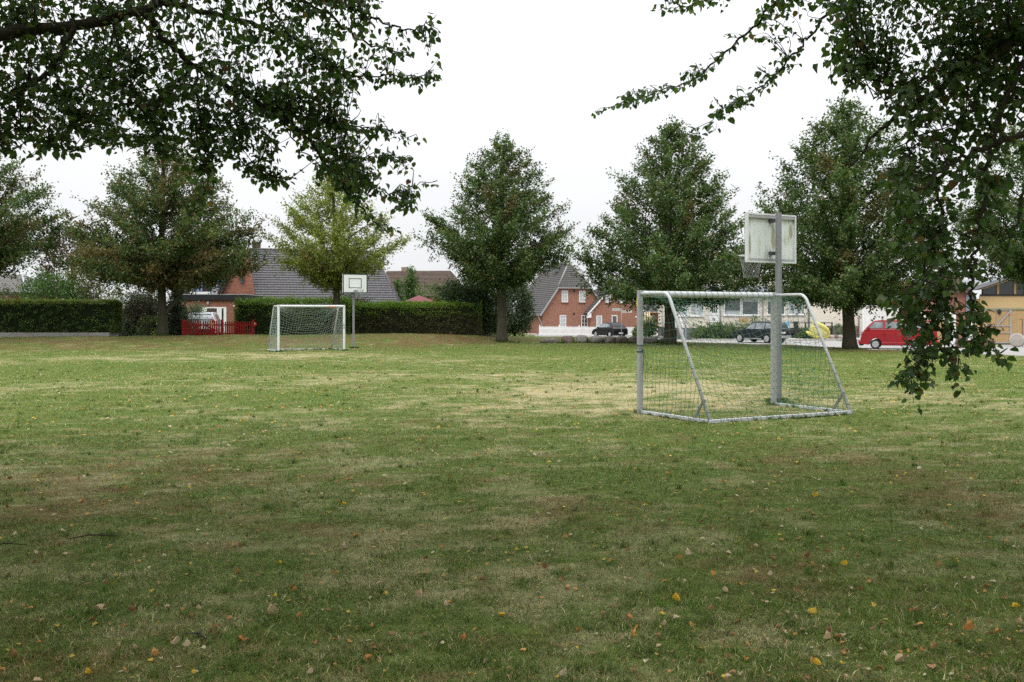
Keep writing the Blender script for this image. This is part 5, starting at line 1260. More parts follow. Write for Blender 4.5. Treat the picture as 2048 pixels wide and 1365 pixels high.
# side wing with the steep gable and timber balcony
w0=Vector((px(440,74.5),74.5,0.1)); wg=[(437,640),(437,592),(456,546),(476,508),(497,497),(511,598),(511,640)]
loc=h1.matrix_basis.inverted() if False else (Matrix.Translation(A)@Matrix.Rotation(th,4,'Z')).inverted()
def H1(x,v,d): return loc@P(x,v,d)
MB().prism([H1(x,v,75.2) for x,v in wg],loc.to_3x3()@Vector((-.1,.3,0))).build('wing_wall',M['brick'],h1)
MB().bar(H1(437,594,75.0),H1(478,505,75.0),.2,.34).build('wing_verge',M['timber_dark'],h1)
MB().prism([H1(480,552,75.0),H1(487,552,75.0),H1(487,566,75.0),H1(480,566,75.0)],loc.to_3x3()@Vector((0,.1,0))).build('narrow_window',M['glass'],h1)
MB().prism([H1(352,595,76.0),H1(452,595,76.0),H1(462,540,76.0),H1(430,505,76.0),H1(352,505,76.0)],loc.to_3x3()@Vector((-.5,2,0))).build('timber_wall',M['timber_dark'],h1)
axl=loc.to_3x3()@Vector((1,0,0))
def win_px(par,x0,x1,v0,v1,d,fr,nx=1,ny=1,lc=None,sill=False,name='window',fw=.07,curtain=False,glass=None):
    lc=lc or loc; ax=lc.to_3x3()@Vector((1,0,0)); c=lc@P(x0,v1,d)
    return window(par,c,(x1-x0)/F*d,(v1-v0)/F*d,nx,ny,(ax.x,ax.y),fr,fw,glass,sill,.06,name,curtain)
win_px(h1,383,405,557,583,75.95,M['blue_paint'],fw=.11); win_px(h1,420,437,558,592,75.95,M['blue_paint'],curtain=True,name='balcony_door'); win_px(h1,437.5,449,560,590,75.95,M['blue_paint'],curtain=True)
MB().prism([H1(380,592,75.8),H1(420,592,75.8),H1(420,584,75.8),H1(380,584,75.8)],loc.to_3x3()@Vector((0,.05,0))).build('balcony_panel',M['white'],h1)
fpot=MB().ball(H1(442,586,75.6),(.28,.2,.3),8,6,jit=.3); fpot.build('flower_pot',M['flower'],h1)
# ================= flat roofed extension
E0=Vector((px(358,68),68,.1)); ex=thing('flat_roofed_extension','low brick annex with black flat roof edge and white door','annex',E0,R(2))
we=(488-358)/F*68; hz=pz(601,68)-.1; ht=pz(590,68)-.1
MB().box2(0,we,.0,5.5,-.2,hz).build('wall',M['brick'],ex); MB().box2(-.12,we+.05,-.14,5.6,hz+.002,ht).build('roof_edge',M['black'],ex); MB().box2(-.14,we+.07,-.16,5.62,ht+.001,ht+.05).build('roof_capping',M['lead'],ex)
el=(Matrix.Translation(E0)@Matrix.Rotation(R(2),4,'Z')).inverted()
dpx=lambda x:(x-358)/F*68
def exbox(x0,x1,v0,v1,o0,o1,nm,m): return MB().box2(dpx(x0),dpx(x1),-o1,-o0,pz(v1,68)-.1,pz(v0,68)-.1).build(nm,m,ex)
exbox(403,452,614.5,670,.003,.04,'door_frame',M['white']); exbox(413.5,433,617,670,.041,.06,'door',mat('brown_door',(.075,.05,.042),.4,.5,.15,3)); exbox(443,446.5,617,668,.041,.05,'side_light',M['black'])
exbox(398,402.5,615,660,.003,.02,'dark_niche',M['black'])
MB().ball((dpx(416),-.12,pz(608,68)-.1),(.07,.07,.12),8,6).box2(dpx(413),dpx(419),-.10,-.002,pz(605,68)-.1,pz(604,68)-.1).build('wall_lamp',M['lead'],ex); MB().ball((dpx(468),-.10,pz(612.5,68)-.1),.06).build('globe_lamp',M['white'],ex,smooth=True)
# ================= shed with reddish roof edge, left
S0=Vector((px(232,59),59,.15)); sh=thing('garden_shed','dark timber garden shed with sloping reddish roof edge','shed',S0,R(6))
sw=38/F*59; a=MB().prism([(0,0,-.3),(sw,0,-.3),(sw,0,1.95),(0,0,1.35)],(0,2.2,0)); a.build('wall',M['timber_dark'],sh)
MB().prism([(-.1,-.15,1.36),(sw+.15,-.15,2.06),(sw+.15,-.15,2.17),(-.1,-.15,1.47)],(0,2.5,0)).build('roof',mat('reddish_roof_edge',(.17,.07,.065),.7),sh)
# ================= far left roof
Q0=Vector((px(-70,76),76,0)); q=thing('hip_roofed_house','pale hipped tiled roof of a house beyond the left hedge','house',Q0,0)
x1=(52+70)/F*76; zr0=pz(583,76); zr1=pz(553,76)
MB().box2(0,x1-1.0,.5,7,-.5,zr0).build('wall',M['brick'],q); a=MB(); tiles(a,(-.3,0,zr0-.1),(x1,0,zr0-.1),(x1-2.0,3.5,zr1+.25),(-.3,3.5,zr1+.25)); tiles(a,(x1,0,zr0-.1),(x1,7.5,zr0-.1),(x1-2.0,3.51,zr1+.25),(x1-2.0,3.49,zr1+.25)); tiles(a,(x1,7.5,zr0-.1),(-.3,7.5,zr0-.1),(-.3,3.5,zr1+.25),(x1-2,3.5,zr1+.25))
rq=a.build('roof',mat('pale_grey_roof_tile',(.20,.19,.18),.7,.3,.2,4),q,fix=False); MB().tube([(x1,0,zr0-.05),(x1-2.0,3.5,zr1+.28)],.09,n=8).build('ridge_tiles',M['lead'],rq)
# ================= brown roofed house far behind the conifers
B0=Vector((px(745,112),112,-.5)); hb=thing('brown_roofed_house','old brown tiled roof with chimney beyond the conifers','house',B0,R(-8))
wb_=175/F*112; e_=pz(590,112)+.5; r_=pz(545,112)+.5
MB().box2(.2,wb_-.2,.4,8,-.5,e_).build('wall',M['brick'],hb); a=MB(); tiles(a,(0,0,e_-.2),(wb_,0,e_-.2),(wb_-1.8,4.2,r_+.3),(0.6,4.2,r_+.3)); tiles(a,(wb_,0,e_-.2),(wb_,8.4,e_-.2),(wb_-1.8,4.21,r_+.3),(wb_-1.8,4.19,r_+.3)); tiles(a,(wb_,8.4,e_-.2),(0,8.4,e_-.2),(.6,4.2,r_+.3),(wb_-1.8,4.2,r_+.3)); rb_=a.build('roof',M['tile_brown'],hb,fix=False)
MB().box2(2.3,3.0,4.0,4.7,r_-.6,r_+.75).build('chimney',mat('mossy_chimney',(.26,.20,.15),.9,.2,.25,4),rb_)
# ================= maroon garden pavilion
V0=Vector((px(838,66),66,.1)); pv=thing('garden_pavilion','maroon hipped pavilion roof showing above the right hedge','pavilion',V0,R(10))
hw_=31/F*66; z0_=pz(604,66)-.1; z1_=pz(591,66)-.1
MB().add([(-hw_,-hw_,z0_),(hw_,-hw_,z0_),(hw_,hw_,z0_),(-hw_,hw_,z0_),(0,0,z1_),(-hw_,-hw_,z0_-.12),(hw_,-hw_,z0_-.12),(hw_,hw_,z0_-.12),(-hw_,hw_,z0_-.12)],[(0,1,4),(1,2,4),(2,3,4),(3,0,4),(0,5,6,1),(1,6,7,2),(2,7,8,3),(3,8,5,0)]).build('roof',M['maroon'],pv)
for sx in (-1,1):
    for sy in (-1,1): MB().box2(sx*(hw_-.15)-.05,sx*(hw_-.15)+.05,sy*(hw_-.15)-.05,sy*(hw_-.15)+.05,-.2,z0_-.13).build('post',M['timber_dark'],pv)

# ================= brick house with half hipped gable
A2=Vector((px(1085,108),108,-.82)); t2=math.atan2(.26,.966)
h2=thing('brick_house','red brick house with half-hipped grey roof and cross gable','house',A2,t2)
W2,D2,e2,k2,r2=7.2,10.5,2.6,5.2,8.0
hx=lambda z:(r2-z)/(r2-e2)*(W2/2)            # half width at height z
c2=W2/2
MB().prism([(0,0,-.5),(W2,0,-.5),(W2,0,e2),(c2+hx(k2),0,k2),(c2-hx(k2),0,k2),(0,0,e2)],(0,D2,0)).build('wall',M['brick_b'],h2)
a=MB(); sb=1.75; o_=.3; ze=e2-.35; xo=o_*1.0
tiles(a,(-o_-.05,-.3,ze-.05),(-o_-.05,D2+.3,ze-.05),(c2,D2+.3,r2+.05),(c2,sb,r2+.05)) if False else None
# left plane, clipped by the half hip at the front
def plane_left(sgn):
    X0=-o_ if sgn<0 else W2+o_; Xk=c2+sgn*(hx(k2)+.03); 
    lo=[(X0,-.3,ze),(X0,D2+.3,ze),(Xk,D2+.3,k2+.06),(Xk,-.3,k2+.06)]; hi=[(Xk,-.3,k2+.06),(Xk,D2+.3,k2+.06),(c2,D2+.3,r2+.1),(c2,sb,r2+.1)]
    for q_ in (lo,hi):
        if sgn>0: q_=[q_[1],q_[0],q_[3],q_[2]]
        tiles(a,*q_)
plane_left(-1); plane_left(1)
tiles(a,(c2-hx(k2)-.03,-.3,k2+.06),(c2+hx(k2)+.03,-.3,k2+.06),(c2+.01,sb,r2+.1),(c2-.01,sb,r2+.1))
r2o=a.build('roof',M['tile_b'],h2,fix=False)
MB().tube([(c2,sb,r2+.13),(c2,D2+.3,r2+.13)],.11,n=8).tube([(c2-hx(k2)-.05,-.3,k2+.12),(c2,sb,r2+.13)],.09,n=8).tube([(c2+hx(k2)+.05,-.3,k2+.12),(c2,sb,r2+.13)],.09,n=8).build('ridge_tiles',mat('pale_ridge_tile',(.24,.24,.22),.7,.3,.2,5),r2o,smooth=True)
MB().box2(c2-1.25,c2-.65,sb+1.6,sb+2.2,r2-.9,r2+.95).build('chimney',mat('grey_chimney',(.16,.165,.17),.8),r2o)
MB().bar((-.36,-.33,ze-.12),(c2-hx(k2)-.05,-.33,k2-.06),.05,.16).build('verge_board',M['lead'],h2); MB().bar((W2+.36,-.33,ze-.12),(c2+hx(k2)+.05,-.33,k2-.06),.05,.16).build('verge_board',M['lead'],h2)
MB().bar((c2-hx(k2)-.1,-.36,k2-.02),(c2+hx(k2)+.1,-.36,k2-.02),.10,.12).build('gutter',M['lead'],h2)
MB().bar((-.40,-.25,ze-.03),(-.40,D2,ze-.03),.12,.10).build('gutter',M['lead'],h2)
MB().tube([(-.40,.3,ze-.05),(-.35,.25,ze-.35),(-.06,.05,ze-.95),(-.06,.0,.3)],.05,n=6).build('downpipe',M['lead'],h2)
l2=(Matrix.Translation(A2)@Matrix.Rotation(t2,4,'Z')).inverted()
def win2(x0,z0,w,h,nx=2,ny=3,cur=True): return window(h2,(x0,0,z0),w,h,nx,ny,(1,0),curtain=cur,sill='brick',fw=.075)
sc2=lambda x:(x-1085)/(1991/108.6)/.966
win2(sc2(1123.5),3.62,.72,1.28); win2(sc2(1159),3.62,.72,1.28); win2(sc2(1119.5),.92,.74,1.28); win2(sc2(1163.5),.92,.74,1.28,cur=False)
for x,z in ((1149,4.85),(1148.5,2.35)): MB().box2(sc2(x)-.1,sc2(x)+.1,-.02,-.002,z-.12,z+.12).build('wall_vent',M['black'],h2)
window(h2,(0,7.2,.92),.75,1.28,2,3,(0,-1),curtain=True,sill='brick')
# cross wing
wx,wy=(1176-1085)/(F/109.2)/.966,-.9; cwW=109/F*109.5
ewz,awz=2.75,5.9; cc2=wx+cwW/2; 
MB().prism([(wx,wy,-.5),(wx+cwW,wy,-.5),(wx+cwW,wy,ewz),(cc2,wy,awz),(wx,wy,ewz)],(0,-wy-.003,0)).build('wing_wall',M['brick_b'],h2)
a=MB(); g_=(awz-ewz)/(cwW/2); xe=.45
tiles(a,(wx-xe,3.0,ewz-xe*g_+.12),(wx-xe,wy-.3,ewz-xe*g_+.12),(cc2,wy-.3,awz+.12),(cc2,3.0,awz+.12)); tiles(a,(wx+cwW+xe,wy-.3,ewz-xe*g_+.12),(wx+cwW+xe,6.0,ewz-xe*g_+.12),(cc2,6.0,awz+.12),(cc2,wy-.3,awz+.12))
a.build('wing_roof',M['tile_b'],h2,fix=False)
for sg_ in (-1,1): MB().bar((cc2+sg_*(cwW/2+xe),wy-.34,ewz-xe*g_-.02),(cc2,wy-.34,awz-.02),.05,.15).build('wing_verge',M['white'],h2)
MB().prism([(wx-xe-.02,wy-.33,ewz-.82),(wx-.003,wy-.33,ewz-.82),(wx-.003,wy-.33,ewz-.25),(wx-xe-.02,wy-.33,ewz-.75)],(0,.3,0)).build('eave_box',M['white'],h2)
sw2=lambda x:wx+(x-1176)/F*109.5
for x0,x1,z0,z1,cur in ((1188.5,1200.5,.86,2.16,True),(1221,1233,.96,2.2,False)): window(h2,(sw2(x0),wy,z0),(x1-x0)/F*109.5,z1-z0,1,1,(1,0),sill='brick',curtain=cur,fw=.09)
for x0,x1 in ((1208,1219),(1236,1248)): window(h2,(sw2(x0),wy,3.55),(x1-x0)/F*109.5,1.2,2,1,(1,0),sill='brick',curtain=True)
MB().ball((sw2(1180.5),wy-.06,2.55),.07).build('globe_lamp',M['white'],h2,smooth=True); MB().box2(sw2(1271),sw2(1275),wy-.05,wy-.002,1.95,2.1).build('wall_box',M['white'],h2)
# ================= lower grey roofed house behind the goal post
A3=Vector((px(1268,113),113,-.82)); h3=thing('low_brick_house','low brick house with dark grey roof between gable and cream building','house',A3,R(4))
w3=76/F*113; e3=pz(622,113)+.82; r3=pz(560,113)+.82
MB().box2(0,w3,.0,8,-.5,e3).build('wall',M['brick'],h3); a=MB(); tiles(a,(-.3,-.5,e3-.15),(w3+.3,-.5,e3-.15),(w3+.3,4,r3),(-.3,4,r3)); tiles(a,(w3+.3,8.5,e3-.15),(-.3,8.5,e3-.15),(-.3,4,r3),(w3+.3,4,r3)); a.build('roof',M['tile'],h3,fix=False)
MB().bar((-.3,-.58,e3-.18),(w3+.3,-.58,e3-.18),.12,.12).build('gutter',M['timber'],h3)
s3=lambda x:(x-1268)/F*113
window(h3,(s3(1299),0,.05),(1309-1299)/F*113,2.1,1,1,(1,0),curtain=True,name='door',sill=False,fw=.12); window(h3,(s3(1328),0,.05),(1339-1328)/F*113,2.3,1,2,(1,0),name='door',sill=False,fw=.1)

# ================= long cream building
A4=Vector((px(1338,93),93,-.7)); t4=R(-2); cb=thing('cream_building','long flat roofed cream building with big windows and steps','building',A4,t4)
s4=lambda x:(x-1338)/F*93; z4=lambda v:pz(v,93)+.7
wc=s4(1616); top4=z4(592)
MB().box2(0,wc,.0,9,.95,top4).build('wall',M['render'],cb); MB().box2(-.05,wc+.02,-.04,8.9,-.4,.949).build('plinth',mat('dark_plinth',(.10,.10,.105),.9),cb)
MB().box2(-.5,wc,-.75,9.2,top4+.002,z4(585)).build('roof_edge',mat('slate_fascia',(.10,.105,.125),.6,.4,.15,2),cb)
# dark sloping slate band and upper storey set back
a=MB(); a.add([(.2,-.6,z4(585)+.01),(s4(1690),-.6,z4(585)+.01),(s4(1690),1.6,z4(571)),(.2,1.6,z4(571))],[(0,1,2,3)]); rs4=a.build('slate_band',mat('blue_slate',(.15,.155,.185),.55,.4,.15,2,stretch=(1,1,4)),cb)
MB().box2(.2,s4(1640),1.7,8.5,z4(585),z4(553)).build('upper_wall',M['render'],cb); MB().box2(0,s4(1645),1.5,8.7,z4(553)+.002,z4(549)).build('upper_roof_edge',M['white'],cb)
MB().box2(wc+.003,s4(1725),-.3,9,-.4,z4(594)).build('end_wall',M['render'],cb); MB().box2(wc+.003,s4(1726),-.34,-.301,-.4,z4(652)).build('stone_base',M['stone'],cb)
for x in (1632,1648,1668): 
    f=MB().box2(s4(x),s4(x)+.62,-.35,.3,z4(592),z4(582)); o=f.build('roof_vent',M['white'],cb); MB().box2(s4(x)+.12,s4(x)+.5,-.355,-.3505,z4(590),z4(584)).build('vent_opening',M['black'],o)
for x0,x1,v0,v1,nx,cur in ((1350,1376,600,632,2,True),(1379,1408,600,632,2,True),(1447,1481,596,631,1,False),(1482,1516,596,631,1,False),(1532,1568,595,630,2,False),(1573,1607,596,630,1,True)):
    w_=window(cb,(s4(x0),0,z4(v1)),s4(x1)-s4(x0),z4(v0)-z4(v1),nx,1,(1,0),fw=.09,curtain=cur)
# blinds in some panes
for x0,x1,v0,v1 in ((1450,1479,622,629),(1575,1605,620,628),(1484,1514,597,604),(1534,1566,597,605)): MB().box2(s4(x0),s4(x1),-.02,-.013,z4(v1),z4(v0)).build('blind',M['curtain'],cb)
dd=MB().box2(s4(1419),s4(1437),-.06,-.003,z4(645),z4(598)); do=dd.build('door',M['white'],cb); MB().box2(s4(1422.5),s4(1433.5),-.065,-.0605,z4(626),z4(602)).build('door_pane',M['glass'],do)
g=MB()
for x in (1426,1430): g.box2(s4(x)-.02,s4(x)+.02,-.069,-.0655,z4(626),z4(602))
for v in (610,618): g.box2(s4(1422.5),s4(1433.5),-.0735,-.0695,z4(v)-.02,z4(v)+.02)
g.build('door_muntin',M['white'],do)
stp=MB(); stp.box2(s4(1352),s4(1440),-1.2,-.05,-.3,.94)
for i in range(6): stp.box2(s4(1357),s4(1416),-1.2-.32*(i+1),-1.2-.32*i-.001,-.3,.94-.155*(i+1))
stp.build('steps',mat('dark_step',(.16,.155,.15),.9,.2,.2,3),cb)
hr=MB(); hr.tube([(s4(1357),-3.0,.1),(s4(1357),-3.0,1.0),(s4(1357),-1.3,1.85),(s4(1357),-.3,1.85)],.03,n=6); hr.tube([(s4(1357),-1.3,.9),(s4(1357),-1.3,1.85)],.025,n=6); hr.build('handrail',M['alu_white'],cb,smooth=True)
MB().box2(s4(1475),s4(1494),-.5,-.44,z4(645.5),z4(636.5)).build('board',M['timber'],cb)
MB().tube([(s4(1429),.5,z4(592)),(s4(1429),.5,z4(566))],.025,n=5).build('aerial',M['alu'],cb)
for x in (1440,1524,1614): MB().tube([(s4(x),-.06,.95),(s4(x),-.06,top4)],.045,n=6).build('downpipe',M['lead'],cb,smooth=True)

# ================= white garages and slate roof
A5=Vector((px(1725.5,91),91,-.7)); gr=thing('white_garage','white flat garage block behind the red van','garage',A5,R(0))
s5=lambda x:(x-1725.5)/F*91; z5=lambda v:pz(v,91)+.7
MB().box2(0,s5(1832),0,6,-.4,z5(613)).build('wall',M['render_white'],gr); MB().box2(-.1,s5(1834),-.1,6.1,z5(613)+.002,z5(611)).build('roof_edge',M['white'],gr)
MB().box2(s5(1729),s5(1785),-.02,-.003,-.05,z5(622)).build('garage_door',mat('white_garage_door',(.70,.71,.71),.5),gr); MB().box2(s5(1790),s5(1828),-.02,-.003,-.05,z5(622)).build('garage_door',mat('white_garage_door_panel',(.68,.69,.70),.5),gr)
a=MB(); tiles(a,(0,1.0,z5(611)+.01),(s5(1800),1.0,z5(611)+.01),(s5(1790),3.2,z5(602)),(0,3.2,z5(602))); a.build('slate_roof',M['tile_b'],gr,fix=False)
# ================= red tiled house behind
A6=Vector((px(1752,122),122,-.8)); rh=thing('red_roofed_house','red tiled brick house beyond the white garage','house',A6,R(-5))
w6=160/F*122; z6=lambda v:pz(v,122)+.8
MB().box2(0.2,w6,0.3,8,-.4,z6(600)).build('wall',M['brick_b'],rh); a=MB(); tiles(a,(0,0,z6(602)),(w6*.62,0,z6(602)),(w6*.62,4,z6(560)),(1.6,4,z6(560))); tiles(a,(0,8,z6(602)),(0,0,z6(602)),(1.6,3.99,z6(560)),(1.6,4.01,z6(560))); a.build('roof',M['tile_red'],rh,fix=False)
gx0=w6*.55; MB().prism([(gx0,-1,-.4),(w6,-1,-.4),(w6,-1,z6(590)),((gx0+w6)/2,-1,z6(548)),(gx0,-1,z6(590))],(0,6,0)).build('gable_wall',M['brick_b'],rh)
a=MB(); mg=(gx0+w6)/2; tiles(a,(gx0-.3,5,z6(593)),(gx0-.3,-1.3,z6(593)),(mg,-1.3,z6(546)),(mg,5,z6(546))); tiles(a,(w6+.3,-1.3,z6(593)),(w6+.3,5,z6(593)),(mg,5,z6(546)),(mg,-1.3,z6(546))); a.build('gable_roof',M['tile_b'],rh,fix=False)
s6=lambda x:(x-1752)/F*122
window(rh,(s6(1841),-1.0,z6(584)),.95,1.3,3,2,(1,0)); window(rh,(s6(1862),-1.0,z6(584)),.95,1.3,3,2,(1,0))
MB().prism([(s6(1786),-1.2,z6(608)),(s6(1800),-1.2,z6(608)),(s6(1793),-1.2,z6(600))],(0,.8,0)).build('dormer',M['white'],rh)
# ================= barn with wooden doors
A7=Vector((px(1895,77),77,-.8)); bn=thing('wooden_barn','honey coloured wooden barn with steel framed sliding door','barn',A7,R(-3))
s7=lambda x:(x-1895)/F*77; z7=lambda v:pz(v,77)+.8
x7=s7(2250)
MB().box2(s7(1942),x7,.1,12,-.4,z7(598)).build('wall',M['osb'],bn)
MB().box2(s7(1958),x7,.0,.099,z7(618),z7(592)).build('osb_panel',M['osb'],bn)
MB().box2(s7(1965),x7,.02,.35,z7(591)+.002,z7(562)).build('dark_glazing',mat('dark_glazing',(.025,.03,.033),.15,.7,.2,2),bn)
for x in (1993,2026,2046,2085): MB().box2(s7(x)-.08,s7(x)+.08,-.08,.019,z7(590),z7(566)).build('timber_post',M['timber'],bn)
MB().box2(s7(1958),x7,-.10,-.002,z7(592.5),z7(589)).build('sill_beam',M['timber_dark'],bn); MB().box2(s7(1955),x7,-.12,-.002,z7(620),z7(617)).build('door_track',mat('mossy_track',(.25,.27,.17),.8),bn)
# roof: low monopitch rising to the right, deep eaves
a=MB().prism([(s7(1938),-1.0,z7(581)),(s7(2000),-1.0,z7(561)),(s7(2010),-1.0,z7(560)),(s7(2250),-1.0,z7(576)),(s7(2250),-1.0,z7(570)),(s7(2010),-1.0,z7(553)),(s7(2000),-1.0,z7(554)),(s7(1938),-1.0,z7(573))],(0,13,0)); ro7=a.build('roof',mat('grey_barn_roof',(.20,.205,.22),.6,.4,.15,2),bn)
MB().prism([(s7(1948),-.9,z7(581)),(s7(2003),-.9,z7(563)),(s7(2003),-.9,z7(562)),(s7(1948),-.9,z7(580))],(0,1,0)).build('soffit',M['timber'],ro7)
mbd=MB()
for i in range(60):
    x=s7(1964)+i*.16
    if x>x7-.2: break
    mbd.box2(x,x+.15,-.045+.006*(i%2),-.003,.08,z7(620.5))
mbd.build('board_cladding',M['timber'],bn)
fr=MB(); y0,y1=-.10,-.05
xa,xb=s7(1966),s7(2018); fr.box2(xb-.07,xb+.05,y0,y1,.10,z7(617.5)); fr.box2(xa,xb-.0705,y0,y1,z7(621.5),z7(619)); fr.box2(xa,xb-.0705,y0,y1,z7(653),z7(651)); fr.box2(xa,xb-.0705,y0,y1,z7(667),z7(665.3)); fr.box2(xa,xb-.0705,y0,y1,.10,.19); fr.box2(s7(1992)-.03,s7(1992)+.03,y0-.02,y0-.001,z7(653),z7(622)); fr.bar((s7(1989),-.125,z7(653)),(s7(2016),-.125,z7(623)),.03,.10)
fo7=fr.build('door_frame',M['alu'],bn); MB().box2(xb-.06,xb+.04,y0-.01,y0-.001,z7(632),z7(627)).build('orange_tape',M['orange'],fo7); MB().ball((s7(1994.5),-.17,z7(624)),(.16,.06,.2),8,6).build('door_pulley',M['plastic'],fo7)
# brick side part with white door and grey gable cheek
MB().box2(s7(1912),s7(1941.5),.0,8,-.4,z7(583)).build('side_wall',M['brick_b'],bn); MB().box2(s7(1924),s7(1934),-.05,-.003,.0,z7(640)).build('dark_door',mat('dark_grey_door',(.07,.075,.09),.5),bn); MB().box2(s7(1900),s7(1911),-.06,7,-.4,z7(625)).build('white_pier',M['render_white'],bn); MB().box2(s7(1934.5),s7(1943),-.06,-.003,0,z7(632)).build('white_door',M['white'],bn)
MB().box2(s7(1930),s7(1947),-.14,-.061,z7(628),z7(590)).build('slate_cheek',mat('blue_grey_slate',(.20,.215,.26),.6,.4,.15,3),bn)
a=MB(); tiles(a,(s7(1880),-.4,z7(586)),(s7(1942),-.4,z7(586)),(s7(1942),4,z7(540)),(s7(1895),4,z7(540))); a.build('side_roof',M['tile_brown'],bn,fix=False)
MB().box2(s7(1868),s7(1899),.3,6,-.4,z7(640)).build('timber_gate',M['timber'],bn)
# ------------------------------------------------------------------ grass blades
def blades(n_target, d0, d1, seed, h0, h1, w0, power, name, x0=-120, x1=2170):
    rng = np.random.default_rng(seed)
    u = rng.random(n_target*2); q = 2-power                # density ~ d**-power, strip width ~ d
    d = (d0**q+(d1**q-d0**q)*u)**(1/q); x = rng.uniform(x0,x1,len(d)); X = (x-CX)/F*d
    keep = rng.random(len(d)) < .35+.65*np.clip(fbm(X*5,d*5,3)*1.8-.35,0,1)      # tufts
    X, Y = X[keep][:n_target], d[keep][:n_target]; n = len(X)
    base = np.stack([X,Y,gz(X,Y)-.004],1)
    dr = dryness(X,Y); br = brownness(X,Y)
    tuft = fbm(X*1.7+9,Y*1.7,3); cl = fbm(X*11+3,Y*11+5,3); cl2 = fbm(X*34+3,Y*34+5,2)
    h = rng.uniform(h0,h1,n)*(.35+.7*tuft+.6*cl)*(1-.35*dr)*(1-.3*br)
    a = rng.uniform(0,2*math.pi,n); lean = rng.uniform(.3,1.4,n)
    L = np.stack([np.cos(a)*np.sin(lean),np.sin(a)*np.sin(lean),np.cos(lean)],1)*h[:,None]
    a2 = rng.uniform(0,2*math.pi,n); s = np.stack([np.cos(a2),np.sin(a2),np.zeros(n)],1)*(w0*np.maximum(1,Y/7)**.75*rng.uniform(.6,1.2,n))[:,None]
    droop = np.stack([np.cos(a)*h*.3,np.sin(a)*h*.3,-h*.12*np.ones(n)],1)
    v = np.stack([base-s, base+s, base+L*.55+s*.75, base+L*.55-s*.75, base+L+droop],1).reshape(-1,3)
    k = np.arange(n)*5
    quads = np.stack([k,k+1,k+2,k+3],1); tris = np.stack([k+3,k+2,k+4],1)
    g = pick_cols([((.050,.092,.012),.28),((.075,.130,.018),.32),((.115,.17,.030),.22),((.05,.085,.022),.10),((.20,.21,.07),.09)],n,rng)
    dc = pick_cols([((.31,.265,.14),.4),((.44,.385,.23),.3),((.24,.20,.10),.3)],n,rng); bc = pick_cols([((.17,.115,.04),.4),((.25,.18,.075),.35),((.10,.07,.028),.25)],n,rng)
    pd = rng.random(n) < np.clip(dr+(cl2-.5)*1.1,0.10,.93); pb = rng.random(n) < np.clip(br*.8+(cl-.52)*.7,0,.8)
    c = np.where(pd[:,None],dc,g); c = np.where((pb)[:,None],bc,c)*(rng.uniform(.6,1.4,n)*(.35+1.3*cl2)*(1+.38*np.clip((Y-12)/12,0,1)*np.clip((46-Y)/5,.3,1)))[:,None]  # blades brightened with distance: stronger light on the open lawn put into their tint
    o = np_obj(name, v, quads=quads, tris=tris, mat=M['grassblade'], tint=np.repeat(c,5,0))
    return tag(o,'short patchy green and straw coloured lawn grass','grass',kind='stuff')
blades(950000,3.9,56,71,.022,.058,.0018,1.7,'lawn_grass')

